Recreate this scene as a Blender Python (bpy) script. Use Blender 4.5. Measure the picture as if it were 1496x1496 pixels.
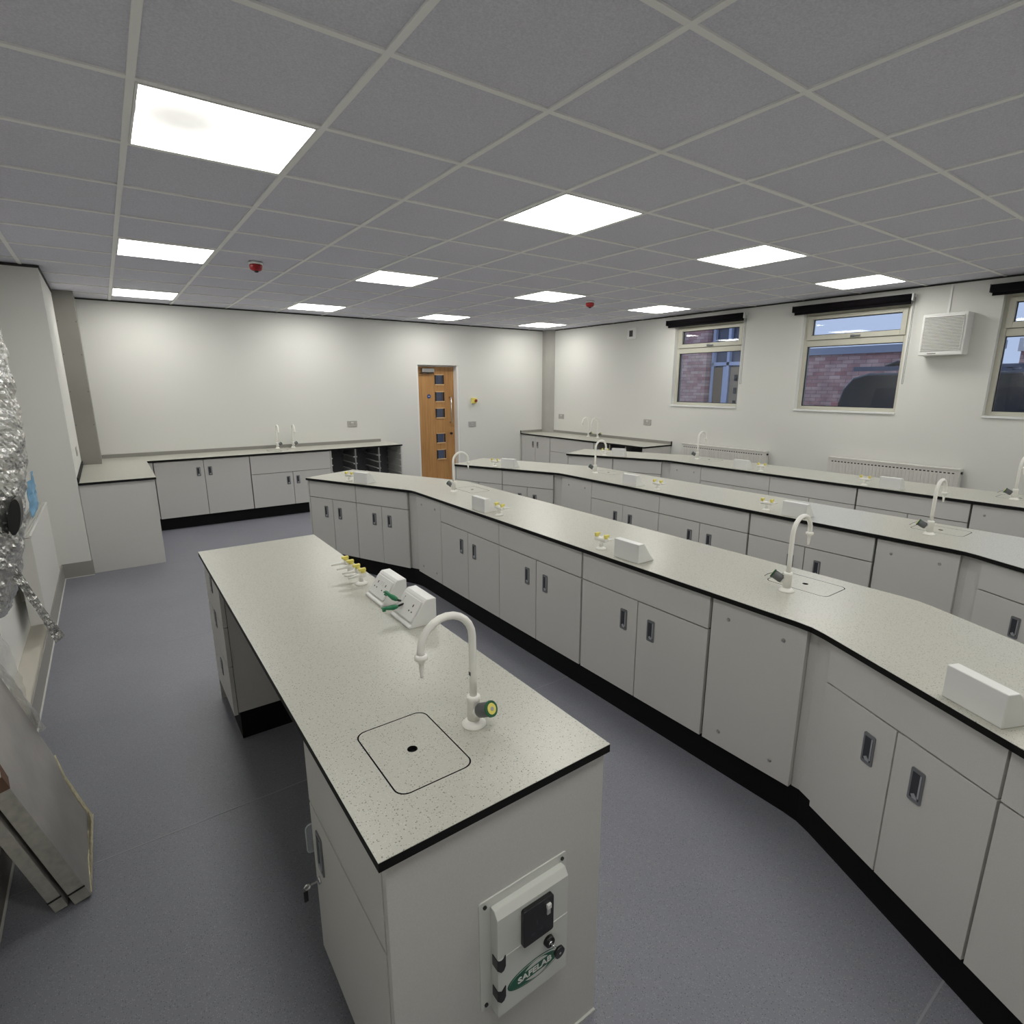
import bpy, bmesh, math, random
from mathutils import Vector, Matrix
from math import radians as rad, sin, cos, pi
for o in list(bpy.data.objects): bpy.data.objects.remove(o, do_unlink=True)
S = bpy.context.scene
COL = S.collection
# ------------------------------------------------------------ camera, world, exposure
CAMP = Vector((-0.2022, -2.3443, 1.694))
RT = Vector((0.80913, -0.58762, 0.0)); FW = Vector((0.57208, 0.78768, -0.22885))
FW.normalize(); RT = (RT - FW * RT.dot(FW)).normalized(); UP = RT.cross(FW)
cd = bpy.data.cameras.new('camera'); cam = bpy.data.objects.new('camera', cd); COL.objects.link(cam)
M = Matrix((RT, UP, -FW)).transposed().to_4x4(); M.translation = CAMP; cam.matrix_world = M
cd.sensor_fit = 'HORIZONTAL'; cd.sensor_width = 36.0; cd.lens = 36.0 * 814.66 / 1496
cd.shift_x = -7.9 / 1496; cd.shift_y = 5.27 / 1496; cd.clip_start = 0.05; cd.clip_end = 200
S.camera = cam
W = bpy.data.worlds.new('world'); S.world = W; W.use_nodes = True
W.node_tree.nodes['Background'].inputs[0].default_value = (0.60, 0.72, 1.0, 1)
W.node_tree.nodes['Background'].inputs[1].default_value = 0.85
S.view_settings.view_transform = 'Standard'; S.view_settings.look = 'None'
S.view_settings.gamma = 1; S.view_settings.use_curve_mapping = False
S.view_settings.exposure = 0.0
LAMP = 12.0
CEIL = 2.631; WT = 0.843; TH = 0.022
# ------------------------------------------------------------ materials
MATS = {}
def mat(name, col, rough=0.5, metal=0.0, emit=None, es=0, noise=None, bump=0.0, bscale=200, spec=0.5, trans=0, alpha=1, coat=0):
    if name in MATS: return MATS[name]
    m = bpy.data.materials.new(name); m.use_nodes = True
    nt = m.node_tree; b = nt.nodes['Principled BSDF']
    b.inputs['Base Color'].default_value = (*col, 1); b.inputs['Roughness'].default_value = rough
    b.inputs['Metallic'].default_value = metal; b.inputs['Specular IOR Level'].default_value = spec
    b.inputs['Transmission Weight'].default_value = trans; b.inputs['Alpha'].default_value = alpha
    b.inputs['Coat Weight'].default_value = coat
    if emit: b.inputs['Emission Color'].default_value = (*emit, 1); b.inputs['Emission Strength'].default_value = es
    tc = nt.nodes.new('ShaderNodeTexCoord')
    if noise:
        sc, amt = noise
        n = nt.nodes.new('ShaderNodeTexNoise'); n.inputs['Scale'].default_value = sc; n.inputs['Detail'].default_value = 4
        nt.links.new(tc.outputs['Object'], n.inputs['Vector'])
        r = nt.nodes.new('ShaderNodeValToRGB'); r.color_ramp.elements[0].position = 0.3; r.color_ramp.elements[1].position = 0.7
        r.color_ramp.elements[0].color = (*[c * (1 - amt) for c in col], 1); r.color_ramp.elements[1].color = (*[min(1, c * (1 + amt)) for c in col], 1)
        nt.links.new(n.outputs['Fac'], r.inputs['Fac']); nt.links.new(r.outputs['Color'], b.inputs['Base Color'])
    if bump:
        n2 = nt.nodes.new('ShaderNodeTexNoise'); n2.inputs['Scale'].default_value = bscale; n2.inputs['Detail'].default_value = 3
        nt.links.new(tc.outputs['Object'], n2.inputs['Vector'])
        bp = nt.nodes.new('ShaderNodeBump'); bp.inputs['Strength'].default_value = bump; bp.inputs['Distance'].default_value = 0.002
        nt.links.new(n2.outputs['Fac'], bp.inputs['Height']); nt.links.new(bp.outputs['Normal'], b.inputs['Normal'])
    MATS[name] = m; return m
def speckle(name, base, specs, rough=0.35, coord='Object', spec=0.5, cloud=0.0):
    m = bpy.data.materials.new(name); m.use_nodes = True; nt = m.node_tree; b = nt.nodes['Principled BSDF']
    b.inputs['Roughness'].default_value = rough; b.inputs['Specular IOR Level'].default_value = spec
    tc = nt.nodes.new('ShaderNodeTexCoord')
    rgb = nt.nodes.new('ShaderNodeRGB'); rgb.outputs[0].default_value = (*base, 1); cur = rgb.outputs[0]
    if cloud:
        n = nt.nodes.new('ShaderNodeTexNoise'); n.inputs['Scale'].default_value = 1.6; n.inputs['Detail'].default_value = 5
        nt.links.new(tc.outputs[coord], n.inputs['Vector'])
        mx = nt.nodes.new('ShaderNodeMix'); mx.data_type = 'RGBA'; nt.links.new(n.outputs['Fac'], mx.inputs['Factor'])
        mx.inputs['A'].default_value = (*[c * (1 - cloud) for c in base], 1); mx.inputs['B'].default_value = (*[c * (1 + cloud) for c in base], 1)
        cur = mx.outputs['Result']
    for sc, th, col, amt in specs:
        v = nt.nodes.new('ShaderNodeTexVoronoi'); v.inputs['Scale'].default_value = sc
        nt.links.new(tc.outputs[coord], v.inputs['Vector'])
        # only a part of the cells carries a fleck
        sp = nt.nodes.new('ShaderNodeSeparateColor'); nt.links.new(v.outputs['Color'], sp.inputs[0])
        lt = nt.nodes.new('ShaderNodeMath'); lt.operation = 'LESS_THAN'; lt.inputs[1].default_value = 0.35; nt.links.new(sp.outputs[0], lt.inputs[0])
        d = nt.nodes.new('ShaderNodeMath'); d.operation = 'LESS_THAN'; d.inputs[1].default_value = th; nt.links.new(v.outputs['Distance'], d.inputs[0])
        mu = nt.nodes.new('ShaderNodeMath'); mu.operation = 'MULTIPLY'; nt.links.new(lt.outputs[0], mu.inputs[0]); nt.links.new(d.outputs[0], mu.inputs[1])
        mu2 = nt.nodes.new('ShaderNodeMath'); mu2.operation = 'MULTIPLY'; mu2.inputs[1].default_value = amt; nt.links.new(mu.outputs[0], mu2.inputs[0])
        mx = nt.nodes.new('ShaderNodeMix'); mx.data_type = 'RGBA'; nt.links.new(mu2.outputs[0], mx.inputs['Factor'])
        nt.links.new(cur, mx.inputs['A']); mx.inputs['B'].default_value = (*col, 1); cur = mx.outputs['Result']
    nt.links.new(cur, b.inputs['Base Color']); MATS[name] = m; return m
def wood(name, c1, c2, axis_scale=(14, 14, 0.9)):
    m = bpy.data.materials.new(name); m.use_nodes = True; nt = m.node_tree; b = nt.nodes['Principled BSDF']
    b.inputs['Roughness'].default_value = 0.4
    tc = nt.nodes.new('ShaderNodeTexCoord'); mp = nt.nodes.new('ShaderNodeMapping'); mp.inputs['Scale'].default_value = axis_scale
    nt.links.new(tc.outputs['Object'], mp.inputs['Vector'])
    n = nt.nodes.new('ShaderNodeTexNoise'); n.inputs['Scale'].default_value = 2.2; n.inputs['Detail'].default_value = 6; n.inputs['Distortion'].default_value = 0.6
    nt.links.new(mp.outputs[0], n.inputs['Vector'])
    r = nt.nodes.new('ShaderNodeValToRGB'); r.color_ramp.elements[0].position = 0.35; r.color_ramp.elements[1].position = 0.65
    r.color_ramp.elements[0].color = (*c1, 1); r.color_ramp.elements[1].color = (*c2, 1)
    nt.links.new(n.outputs['Fac'], r.inputs['Fac']); nt.links.new(r.outputs['Color'], b.inputs['Base Color']); MATS[name] = m; return m
def brick(name):
    m = bpy.data.materials.new(name); m.use_nodes = True; nt = m.node_tree; b = nt.nodes['Principled BSDF']; b.inputs['Roughness'].default_value = 0.9
    tc = nt.nodes.new('ShaderNodeTexCoord'); sp = nt.nodes.new('ShaderNodeSeparateXYZ'); cb = nt.nodes.new('ShaderNodeCombineXYZ')
    nt.links.new(tc.outputs['Object'], sp.inputs[0]); nt.links.new(sp.outputs['Y'], cb.inputs['X']); nt.links.new(sp.outputs['Z'], cb.inputs['Y'])
    t = nt.nodes.new('ShaderNodeTexBrick'); t.inputs['Scale'].default_value = 1.0
    t.inputs['Brick Width'].default_value = 0.225; t.inputs['Row Height'].default_value = 0.075; t.inputs['Mortar Size'].default_value = 0.005
    t.inputs['Color1'].default_value = (0.55, 0.27, 0.25, 1); t.inputs['Color2'].default_value = (0.80, 0.58, 0.52, 1); t.inputs['Mortar'].default_value = (0.36, 0.25, 0.25, 1)
    nt.links.new(cb.outputs[0], t.inputs['Vector']); 
    n = nt.nodes.new('ShaderNodeTexNoise'); n.inputs['Scale'].default_value = 3.5; nt.links.new(cb.outputs[0], n.inputs['Vector'])
    mx = nt.nodes.new('ShaderNodeMix'); mx.data_type = 'RGBA'; mx.blend_type = 'MULTIPLY'; mx.inputs['Factor'].default_value = 0.6
    r = nt.nodes.new('ShaderNodeValToRGB'); r.color_ramp.elements[0].position = 0.35; r.color_ramp.elements[1].position = 0.65
    r.color_ramp.elements[0].color = (0.55, 0.5, 0.55, 1); r.color_ramp.elements[1].color = (1, 1, 1, 1)
    nt.links.new(n.outputs['Fac'], r.inputs[0]); nt.links.new(t.outputs['Color'], mx.inputs['A']); nt.links.new(r.outputs[0], mx.inputs['B'])
    nt.links.new(mx.outputs['Result'], b.inputs['Base Color']); MATS[name] = m; return m
def glassmat():
    m = bpy.data.materials.new('window_glass'); m.use_nodes = True; nt = m.node_tree; nt.nodes.clear()
    out = nt.nodes.new('ShaderNodeOutputMaterial'); t = nt.nodes.new('ShaderNodeBsdfTransparent'); t.inputs[0].default_value = (0.93, 0.95, 0.97, 1)
    g = nt.nodes.new('ShaderNodeBsdfGlossy'); g.inputs['Roughness'].default_value = 0.02
    f = nt.nodes.new('ShaderNodeFresnel'); f.inputs[0].default_value = 1.5
    mx = nt.nodes.new('ShaderNodeMixShader'); nt.links.new(f.outputs[0], mx.inputs[0]); nt.links.new(t.outputs[0], mx.inputs[1]); nt.links.new(g.outputs[0], mx.inputs[2])
    nt.links.new(mx.outputs[0], out.inputs[0]); MATS['glass'] = m; return m
GLASS = glassmat()
WALL = mat('white_wall_paint', (0.72, 0.72, 0.685), 0.75, bump=0.15, bscale=60)
WALLG = mat('grey_pipe_casing', (0.40, 0.39, 0.36), 0.6, noise=(3, 0.05)); WALLD = mat('dark_pipe_casing', (0.27, 0.26, 0.235), 0.6, noise=(3, 0.05))
CTILE = mat('ceiling_tile', (0.67, 0.665, 0.745), 0.95, noise=(160, 0.10), bump=0.5, bscale=260, spec=0.1)
CBAR = mat('ceiling_bar', (0.88, 0.88, 0.87), 0.6, spec=0.3)
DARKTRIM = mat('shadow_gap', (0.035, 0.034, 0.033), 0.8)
FLOOR = speckle('vinyl_floor', (0.222, 0.227, 0.262), [(230, 0.32, (0.40, 0.405, 0.44), 0.6), (170, 0.26, (0.07, 0.07, 0.085), 0.65)], 0.42, 'Object', 0.4, 0.14)
SEAM = mat('floor_weld', (0.30, 0.30, 0.33), 0.6)
SKIRT = mat('skirting_vinyl', (0.31, 0.30, 0.275), 0.6)
SEAL = mat('sealant_white', (0.62, 0.62, 0.59), 0.5)
GREY = mat('cabinet_grey', (0.61, 0.60, 0.575), 0.45, noise=(350, 0.04), bump=0.08, bscale=400)
GAPSHADE = mat('gap_shade_black', (0.012, 0.012, 0.012), 0.8)  # near-black colour painting the shade in the gaps between cabinet fronts
BLACK = mat('black_plinth', (0.004, 0.004, 0.005), 0.6, spec=.2)
EDGE = mat('black_core_edge', (0.005, 0.005, 0.005), 0.6, spec=.2)
TOP = speckle('worktop_speckle', (0.50, 0.495, 0.435), [(210, 0.28, (0.22, 0.215, 0.18), 0.75), (150, 0.25, (0.10, 0.095, 0.08), 0.7), (260, 0.3, (0.72, 0.71, 0.65), 0.5)], 0.30)
HFRM = mat('handle_frame_grey', (0.22, 0.225, 0.24), 0.35, 0.4)
HREC = mat('handle_recess_dark', (0.035, 0.037, 0.045), 0.4)
HLIP = mat('handle_lip_silver', (0.55, 0.56, 0.58), 0.3, 0.7)
WHITE = mat('white_plastic', (0.80, 0.80, 0.78), 0.35)
WHITEP = mat('white_powder_coat', (0.88, 0.87, 0.82), 0.3)
YEL = mat('yellow_plastic', (0.84, 0.74, 0.17), 0.4)
DGREY = mat('dark_grey_plastic', (0.12, 0.125, 0.13), 0.45)
GREEN = mat('green_plastic', (0.02, 0.20, 0.09), 0.4)
GREEND = mat('green_disc', (0.02, 0.11, 0.05), 0.4)
BLK = mat('black_plastic', (0.012, 0.012, 0.014), 0.35)
RED = mat('red_plastic', (0.35, 0.01, 0.015), 0.25)
CHROME = mat('chrome', (0.7, 0.7, 0.7), 0.2, 1.0)
STEEL = mat('brushed_steel', (0.45, 0.45, 0.45), 0.35, 0.8)
PVC = mat('cream_window_pvc', (0.55, 0.54, 0.46), 0.35)
SILL = mat('white_gloss_paint', (0.80, 0.81, 0.80), 0.3)
OAK = wood('oak_veneer', (0.40, 0.20, 0.065), (0.52, 0.28, 0.105))
BRICK = brick('red_brick')
RADW = mat('radiator_white', (0.68, 0.67, 0.63), 0.35)
SLOT = mat('dark_slot', (0.03, 0.03, 0.03), 0.8)
LEDGE = mat('beige_ledge', (0.55, 0.52, 0.45), 0.5)
# ------------------------------------------------------------ mesh builder
class MB:
    def __init__(s): s.bm = bmesh.new(); s.mats = []; s.X = Matrix.Identity(4)
    def mi(s, m):
        if m not in s.mats: s.mats.append(m)
        return s.mats.index(m)
    def face(s, vs, m):
        try:
            f = s.bm.faces.new(vs); f.material_index = s.mi(m); return f
        except ValueError: return None
    def v(s, p): return s.bm.verts.new(s.X @ Vector(p))
    def box(s, x0, x1, y0, y1, z0, z1, m):
        c = [s.v((x, y, z)) for z in (z0, z1) for x, y in ((x0, y0), (x1, y0), (x1, y1), (x0, y1))]
        for f in ((3, 2, 1, 0), (4, 5, 6, 7), (0, 1, 5, 4), (1, 2, 6, 5), (2, 3, 7, 6), (3, 0, 4, 7)): s.face([c[i] for i in f], m)
        return s
    def prism(s, pts, z0, z1, m, mtop=None, axis='z', mbot=None):
        # pts in plane; axis of extrusion
        def P(a, b, t): return {'z': (a, b, t), 'y': (a, t, b), 'x': (t, a, b)}[axis]
        lo = [s.v(P(a, b, z0)) for a, b in pts]; hi = [s.v(P(a, b, z1)) for a, b in pts]; n = len(pts)
        s.face(lo[::-1], mbot or m); s.face(hi, mtop or m)
        for i in range(n): s.face([lo[i], lo[(i + 1) % n], hi[(i + 1) % n], hi[i]], m)
        return s
    def tube(s, path, r, m, seg=12, caps=True):
        path = [Vector(p) for p in path]; rs = r if isinstance(r, (list, tuple)) else [r] * len(path)
        rings = []; prev = None
        for i, p in enumerate(path):
            t = (path[min(i + 1, len(path) - 1)] - path[max(i - 1, 0)])
            if t.length < 1e-9: t = Vector((0, 0, 1))
            t.normalize()
            if prev is None:
                a = Vector((1, 0, 0)) if abs(t.x) < 0.9 else Vector((0, 1, 0)); n = t.cross(a).normalized()
            else:
                n = prev - t * prev.dot(t); n = n.normalized() if n.length > 1e-6 else t.orthogonal().normalized()
            prev = n; b = t.cross(n)
            rings.append([s.v(p + (n * cos(2 * pi * k / seg) + b * sin(2 * pi * k / seg)) * rs[i]) for k in range(seg)])
        for a, b in zip(rings, rings[1:]):
            for k in range(seg): 
                f = s.face([a[k], a[(k + 1) % seg], b[(k + 1) % seg], b[k]], m)
                if f: f.smooth = True
        if caps: s.face(rings[0][::-1], m); s.face(rings[-1], m)
        return s
    def lathe(s, prof, m, c=(0, 0, 0), seg=20):
        rings = [[s.v((c[0] + r * cos(2 * pi * k / seg), c[1] + r * sin(2 * pi * k / seg), c[2] + z)) for k in range(seg)] for r, z in prof]
        for a, b in zip(rings, rings[1:]):
            for k in range(seg):
                f = s.face([a[k], a[(k + 1) % seg], b[(k + 1) % seg], b[k]], m)
                if f: f.smooth = True
        s.face(rings[0][::-1], m); s.face(rings[-1], m); return s
    def fill(s, loops, z, m, up=True):
        es = []
        vv = []
        for lp in loops:
            v = [s.v((x, y, z)) for x, y in lp]; vv.append(v)
            for i in range(len(v)): es.append(s.bm.edges.new((v[i], v[(i + 1) % len(v)])))
        r = bmesh.ops.triangle_fill(s.bm, use_beauty=True, use_dissolve=False, edges=es)
        for g in r['geom']:
            if isinstance(g, bmesh.types.BMFace):
                g.material_index = s.mi(m); g.normal_update()
                if (g.normal.z > 0) != up: g.normal_flip()
        return vv
    def build(s, name, parent=None, bevel=0, segs=2, sharp=True):
        bmesh.ops.recalc_face_normals(s.bm, faces=s.bm.faces[:])
        me = bpy.data.meshes.new(name); s.bm.to_mesh(me); s.bm.free()
        for m in s.mats: me.materials.append(m)
        o = bpy.data.objects.new(name, me); COL.objects.link(o)
        if parent: o.parent = parent
        if bevel:
            b = o.modifiers.new('bevel', 'BEVEL'); b.width = bevel; b.segments = segs; b.limit_method = 'ANGLE'; b.angle_limit = rad(40)
        return o
def rrect(x0, x1, y0, y1, r, n=6):
    pts = []
    for cx, cy, a0 in ((x1 - r, y1 - r, 0), (x0 + r, y1 - r, 90), (x0 + r, y0 + r, 180), (x1 - r, y0 + r, 270)):
        for k in range(n + 1): a = rad(a0 + 90 * k / n); pts.append((cx + r * cos(a), cy + r * sin(a)))
    return pts
def circ(cx, cy, r, n=20): return [(cx + r * cos(2 * pi * k / n), cy + r * sin(2 * pi * k / n)) for k in range(n)]
def tag(o, label, cat, group=None):
    o['label'] = label; o['category'] = cat
    if group: o['group'] = group
    return o
def struct(o, label=None): o['kind'] = 'structure'; 
def thing(name, label, cat, loc=(0, 0, 0), rz=0, group=None):
    o = bpy.data.objects.new(name, None); COL.objects.link(o); o.location = loc; o.rotation_euler = (0, 0, rz); o.empty_display_size = 0.1
    return tag(o, label, cat, group)
def dup(root, loc, rz, label):
    r = root.copy(); COL.objects.link(r); r.location = loc; r.rotation_euler = (0, 0, rz); r['label'] = label
    for ch in list(root.children):
        c = ch.copy(); COL.objects.link(c); c.parent = r
        for g in list(ch.children):
            d = g.copy(); COL.objects.link(d); d.parent = c
    return r
# ------------------------------------------------------------ room shell
XL, XL0, XR, YB, YF, YN = -0.49, -0.80, 6.42, 5.85, -3.7, 3.86
o = MB().box(XL0 - .3, XR + .3, YF - .2, YB + .3, -0.1, 0, FLOOR).build('floor'); struct(o)
mb = MB()
for y in (1.87, -0.08, -2.045): mb.box(XL0 + .1, XR, y - .003, y + .003, 0.0, 0.0008, SEAM)
mb.build('floor_weld', o)
ceil = MB().box(XL0 - .3, XR + .3, YF - .2, YB + .3, CEIL + 0.004, CEIL + 0.1, CTILE).build('ceiling'); struct(ceil)
mb = MB()
for i in range(-1, 11): mb.box(i * .6 - .012, i * .6 + .012, YF, YB, CEIL - .003, CEIL + .006, CBAR)
for j in range(-6, 10): mb.box(XL0, XR, j * .6 - .012, j * .6 + .012, CEIL - .0025, CEIL + .006, CBAR)
mb.build('ceiling_grid', ceil)
# back wall with door opening
DX0, DX1, DZ = 3.80, 4.56, 1.995
mb = MB(); t = 0.22
mb.box(XL0 - .3, DX0, YB, YB + t, 0, CEIL, WALL); mb.box(DX1, XR + .3, YB, YB + t, 0, CEIL, WALL); mb.box(DX0, DX1, YB, YB + t, DZ, CEIL, WALL)
struct(mb.build('wall_back'))
WIN = [(1.945, 3.0), (0.11, 1.185), (-1.69, -0.615)]; WZ0, WZ1 = 1.39, 2.50
mb = MB(); y = YF - .2
for a, b in sorted(WIN):
    mb.box(XR, XR + .137, y, a, 0, CEIL, WALL); mb.box(XR, XR + .137, a, b, 0, WZ0, WALL); mb.box(XR, XR + .137, a, b, WZ1, CEIL, WALL); y = b
mb.box(XR, XR + .137, y, YB + .3, 0, CEIL, WALL); struct(mb.build('wall_right'))
mb = MB(); mb.box(XL0 - .3, XL0, YF - .2, YN, 0, CEIL, WALL); mb.box(XL0 - .3, XL, YN, YB, 0, CEIL, WALL); struct(mb.build('wall_left'))
struct(MB().box(XL0 - .3, XR + .3, YF - .2, YF, 0, CEIL, WALL).build('wall_front'))
# casings and skirting
struct(MB().box(-.49, -.315, 5.30, YB, WT, CEIL, WALLD).build('trim_1'))
mb = MB(); mb.prism([(6.305, YB), (6.305, 5.76), (6.335, 5.68), (XR, 5.63), (XR, YB)], WT, CEIL, WALLG); struct(mb.build('trim_2', bevel=.004))
struct(MB().box(XL0, -.705, YF, YN, 0, .128, LEDGE).build('trim_3', bevel=.003))
mb = MB(); mb.box(-.705, -.697, YF, YN, 0, .135, SKIRT); mb.box(-.697, -.49, YN - .008, YN, 0, .135, SKIRT); mb.box(-.49, -.482, YN - .008, 3.88, 0, .135, SKIRT)
mb.box(-.697, -.690, YF, YN - .008, 0, .005, SEAL); mb.box(-.69, -.482, YN - .014, YN - .008, 0, .005, SEAL); struct(mb.build('baseboard_left'))
mb = MB(); mb.box(3.28, DX0, YB - .01, YB, 0, .13, SKIRT); mb.box(DX1, 5.84, YB - .01, YB, 0, .13, SKIRT); mb.box(DX1, 5.84, YB - .013, YB, .13, .138, SEAL); mb.box(3.28, DX0, YB - .013, YB, .13, .138, SEAL); struct(mb.build('baseboard_back'))
mb = MB(); mb.box(XR - .01, XR, YF, 2.9, 0, .13, SKIRT); struct(mb.build('baseboard_right'))
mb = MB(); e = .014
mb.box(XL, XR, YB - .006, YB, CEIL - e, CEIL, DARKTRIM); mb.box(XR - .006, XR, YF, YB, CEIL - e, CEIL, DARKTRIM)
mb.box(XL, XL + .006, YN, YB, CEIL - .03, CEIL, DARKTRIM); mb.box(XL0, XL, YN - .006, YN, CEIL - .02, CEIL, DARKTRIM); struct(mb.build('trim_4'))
mb = MB()
for x in (-.478, -.327):
    for z in (2.33, 2.0, 1.62, 1.27): mb.tube([(x, 5.2995, z), (x, 5.2965, z)], .006, DGREY, 8)
mb.build('casing_screws', bpy.data.objects['trim_1'])
# ------------------------------------------------------------ door
def recbox(mb, x0, x1, z0, z1, y0, y1, m): mb.box(x0, x1, y0, y1, z0, z1, m)
d = bpy.data.objects.new('door_1', None); COL.objects.link(d); d.location = (0, 0, 0); struct(d)
YD = 5.97
fr = MB(); fr.box(DX0, DX0 + .03, YB + .005, YD + .06, 0, DZ, PVC.copy() if 0 else WHITE); fr.box(DX1 - .035, DX1, YB + .005, YD + .06, 0, DZ, WHITE); fr.box(DX0 + .03, DX1 - .035, YD - .01, YD + .06, DZ - .02, DZ, WHITE); fr.build('door_frame', d)
vx0, vx1 = 4.185, 4.335; VZ = [1.77, 1.50, 1.235, .825, .555]; hh = .078
mb = MB(); lx0, lx1, lz1 = DX0 + .031, DX1 - .036, DZ - .022
mb.box(lx0, vx0, YD, YD + .044, .006, lz1, OAK); mb.box(vx1, lx1, YD, YD + .044, .006, lz1, OAK)
zz = [lz1] + [q for v in VZ for q in (v + hh, v - hh)] + [.006]
for k in range(0, len(zz), 2): mb.box(vx0, vx1, YD, YD + .044, zz[k + 1], zz[k], OAK)
mb.build('door_leaf', d)
OAKL = mat('oak_bead', (0.62, 0.42, 0.22), 0.4)
for v in VZ:
    mb = MB(); w = .016
    mb.box(vx0 - .008, vx1 + .008, YD - .009, YD + .006, v + hh - w + .01, v + hh + .008, OAKL); mb.box(vx0 - .008, vx1 + .008, YD - .012, YD + .006, v - hh - .01, v - hh + w - .008, OAKL)
    mb.box(vx0 - .008, vx0 + w - .006, YD - .009, YD + .006, v - hh, v + hh, BLK); mb.box(vx1 - w + .006, vx1 + .008, YD - .009, YD + .006, v - hh, v + hh, BLK)
    g = mb.build('vision_panel_bead', d)
    MB().box(vx0, vx1, YD + .02, YD + .024, v - hh, v + hh, GLASS).build('vision_panel_glass', d)
mb = MB(); mb.box(3.935, 4.15, YD - .055, YD - .001, 1.885, 1.945, STEEL); mb.build('door_closer', d, .004)
mb = MB(); mb.tube([(3.90, YD - .03, 1.87), (4.02, YD - .05, 1.872), (4.14, YD - .04, 1.875)], .007, BLK, 8); mb.build('closer_arm', d)
mb = MB(); mb.tube([(4.44, YD, 1.49), (4.44, YD - .06, 1.49), (4.44, YD - .06, 1.08), (4.44, YD, 1.08)], .011, CHROME, 10); mb.build('pull_handle', d)
mb = MB(); mb.tube([(4.455, YD + .001, .895), (4.455, YD - .03, .895)], [.022, .018], BLK, 14); mb.build('door_lock', d)
BLUE = mat('blue_sign', (0.02, 0.06, 0.22), 0.4)
mb = MB(); mb.tube([(4.065, YD + .001, 1.507), (4.065, YD - .003, 1.507)], .034, BLUE, 20); mb.box(4.048, 4.082, YD - .0038, YD - .003, 1.503, 1.511, WHITE); mb.build('fire_door_disc', d)
# corridor behind the door panes
struct(MB().box(3.0, 6.5, YB + 1.9, YB + 2.0, 0, CEIL, mat('corridor_wall', (.10, .10, .12), .8)).build('wall_corridor'))
# ------------------------------------------------------------ windows
def window(n, y0, y1):
    w = bpy.data.objects.new('window_%d' % n, None); COL.objects.link(w); struct(w)
    xf0, xf1 = 6.485, 6.555; ym = 1e-3
    mb = MB(); a, b = y0 + ym, y1 - ym; ge = .045
    for (u0, u1, z0, z1) in ((a, a + ge, WZ0 + .02, WZ1), (b - ge, b, WZ0 + .02, WZ1), (a + ge, b - ge, WZ0 + .02, 1.448), (a + ge, b - ge, 2.118, 2.185), (a + ge, b - ge, 2.455, WZ1)):
        mb.box(xf0, xf1, u0, u1, z0, z1, PVC)
    mb.build('window_frame', w, .003)
    mb = MB(); a2, b2 = a + ge - .012, b - ge + .012
    for (u0, u1, z0, z1) in ((a2, a2 + .05, 2.188, 2.452), (b2 - .05, b2, 2.188, 2.452), (a2 + .05, b2 - .05, 2.188, 2.24), (a2 + .05, b2 - .05, 2.412, 2.452)):
        mb.box(xf0 - .016, xf1 - .01, u0, u1, z0, z1, PVC)
    sash = mb.build('opening_sash', w, .003)
    mb = MB(); cy = (y0 + y1) / 2
    mb.box(xf0 - .03, xf0 - .016, cy - .02, cy + .02, 2.198, 2.222, DGREY); mb.box(xf0 - .042, xf0 - .03, cy - .085, cy + .015, 2.203, 2.217, HFRM); mb.build('window_handle', w, .002)
    MB().box(6.515, 6.525, a + ge, b - ge, 1.448, 2.118, GLASS).build('lower_pane', w)
    MB().box(6.515, 6.525, a2 + .05, b2 - .05, 2.24, 2.412, GLASS).build('upper_pane', w)
    mb = MB(); g = .007
    for (u0, u1, z0, z1) in ((a + ge, a + ge + g, 1.448, 2.118), (b - ge - g, b - ge, 1.448, 2.118), (a + ge, b - ge, 1.448, 1.448 + g), (a + ge, b - ge, 2.118 - g, 2.118),
                             (a2 + .05, a2 + .05 + g, 2.24, 2.412), (b2 - .05 - g, b2 - .05, 2.24, 2.412), (a2 + .05, b2 - .05, 2.24, 2.24 + g), (a2 + .05, b2 - .05, 2.412 - g, 2.412)):
        mb.box(6.503, 6.514, u0, u1, z0, z1, BLK)
    mb.build('rubber_gasket', w)
    mb = MB(); mb.box(6.405, 6.60, y0 - .0, y1 + .0, WZ0 - .0, WZ0 + .02, SILL); mb.build('window_sill', w, .003)
    mb = MB(); mb.box(6.419, 6.485, y1 - .0015, y1 + .0, WZ0 + .02, WZ1, SILL); mb.build('reveal_lining', w)
for i, (a, b) in enumerate(WIN): window(i + 1, a, b)
BLIND = mat('blind_black', (0.007, 0.006, 0.008), 0.9, spec=.15)
def blind(y0, y1, label, chain=True):
    t = thing('roller_blind', label, 'blind', (6.37, (y0 + y1) / 2, 2.53), 0, 'rolled up black blinds above the windows')
    h = (y1 - y0) / 2
    mb = MB(); mb.tube([(0, -h + .012, 0), (0, h, 0)], .036, BLIND, 20); mb.build('rolled_fabric', t)
    mb = MB(); mb.box(-.004, .004, -h + .02, h - .01, -.062, -.034, BLIND); mb.build('hem_bar', t, .002)
    mb = MB(); mb.box(-.035, .049, -h - .004, -h + .010, -.034, .036, WHITE); mb.build('bracket', t, .004)
    mb = MB(); mb.box(-.035, .049, h + .001, h + .006, -.034, .036, BLK); mb.build('bracket', t, .004)
    if chain:
        mb = MB(); x = -.012
        mb.tube([(x, -h - .008, .03), (x, -h - .008, -.83)], .0024, HFRM, 6); mb.tube([(x, -h + .018 - .03, -.83), (x + .022, -h - .012, -.83), (x + .026, -h - .008, 0.0)], .0024, HFRM, 6); mb.build('pull_chain', t)
    return t
blind(1.895, 3.10, 'rolled black blind above the window that shows the brick pier and glazing')
blind(0.075, 1.28, 'rolled black blind above the window beside the fan heater')
blind(-1.78, -0.53, 'rolled black blind cut off by the right edge of the photo')
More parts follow.
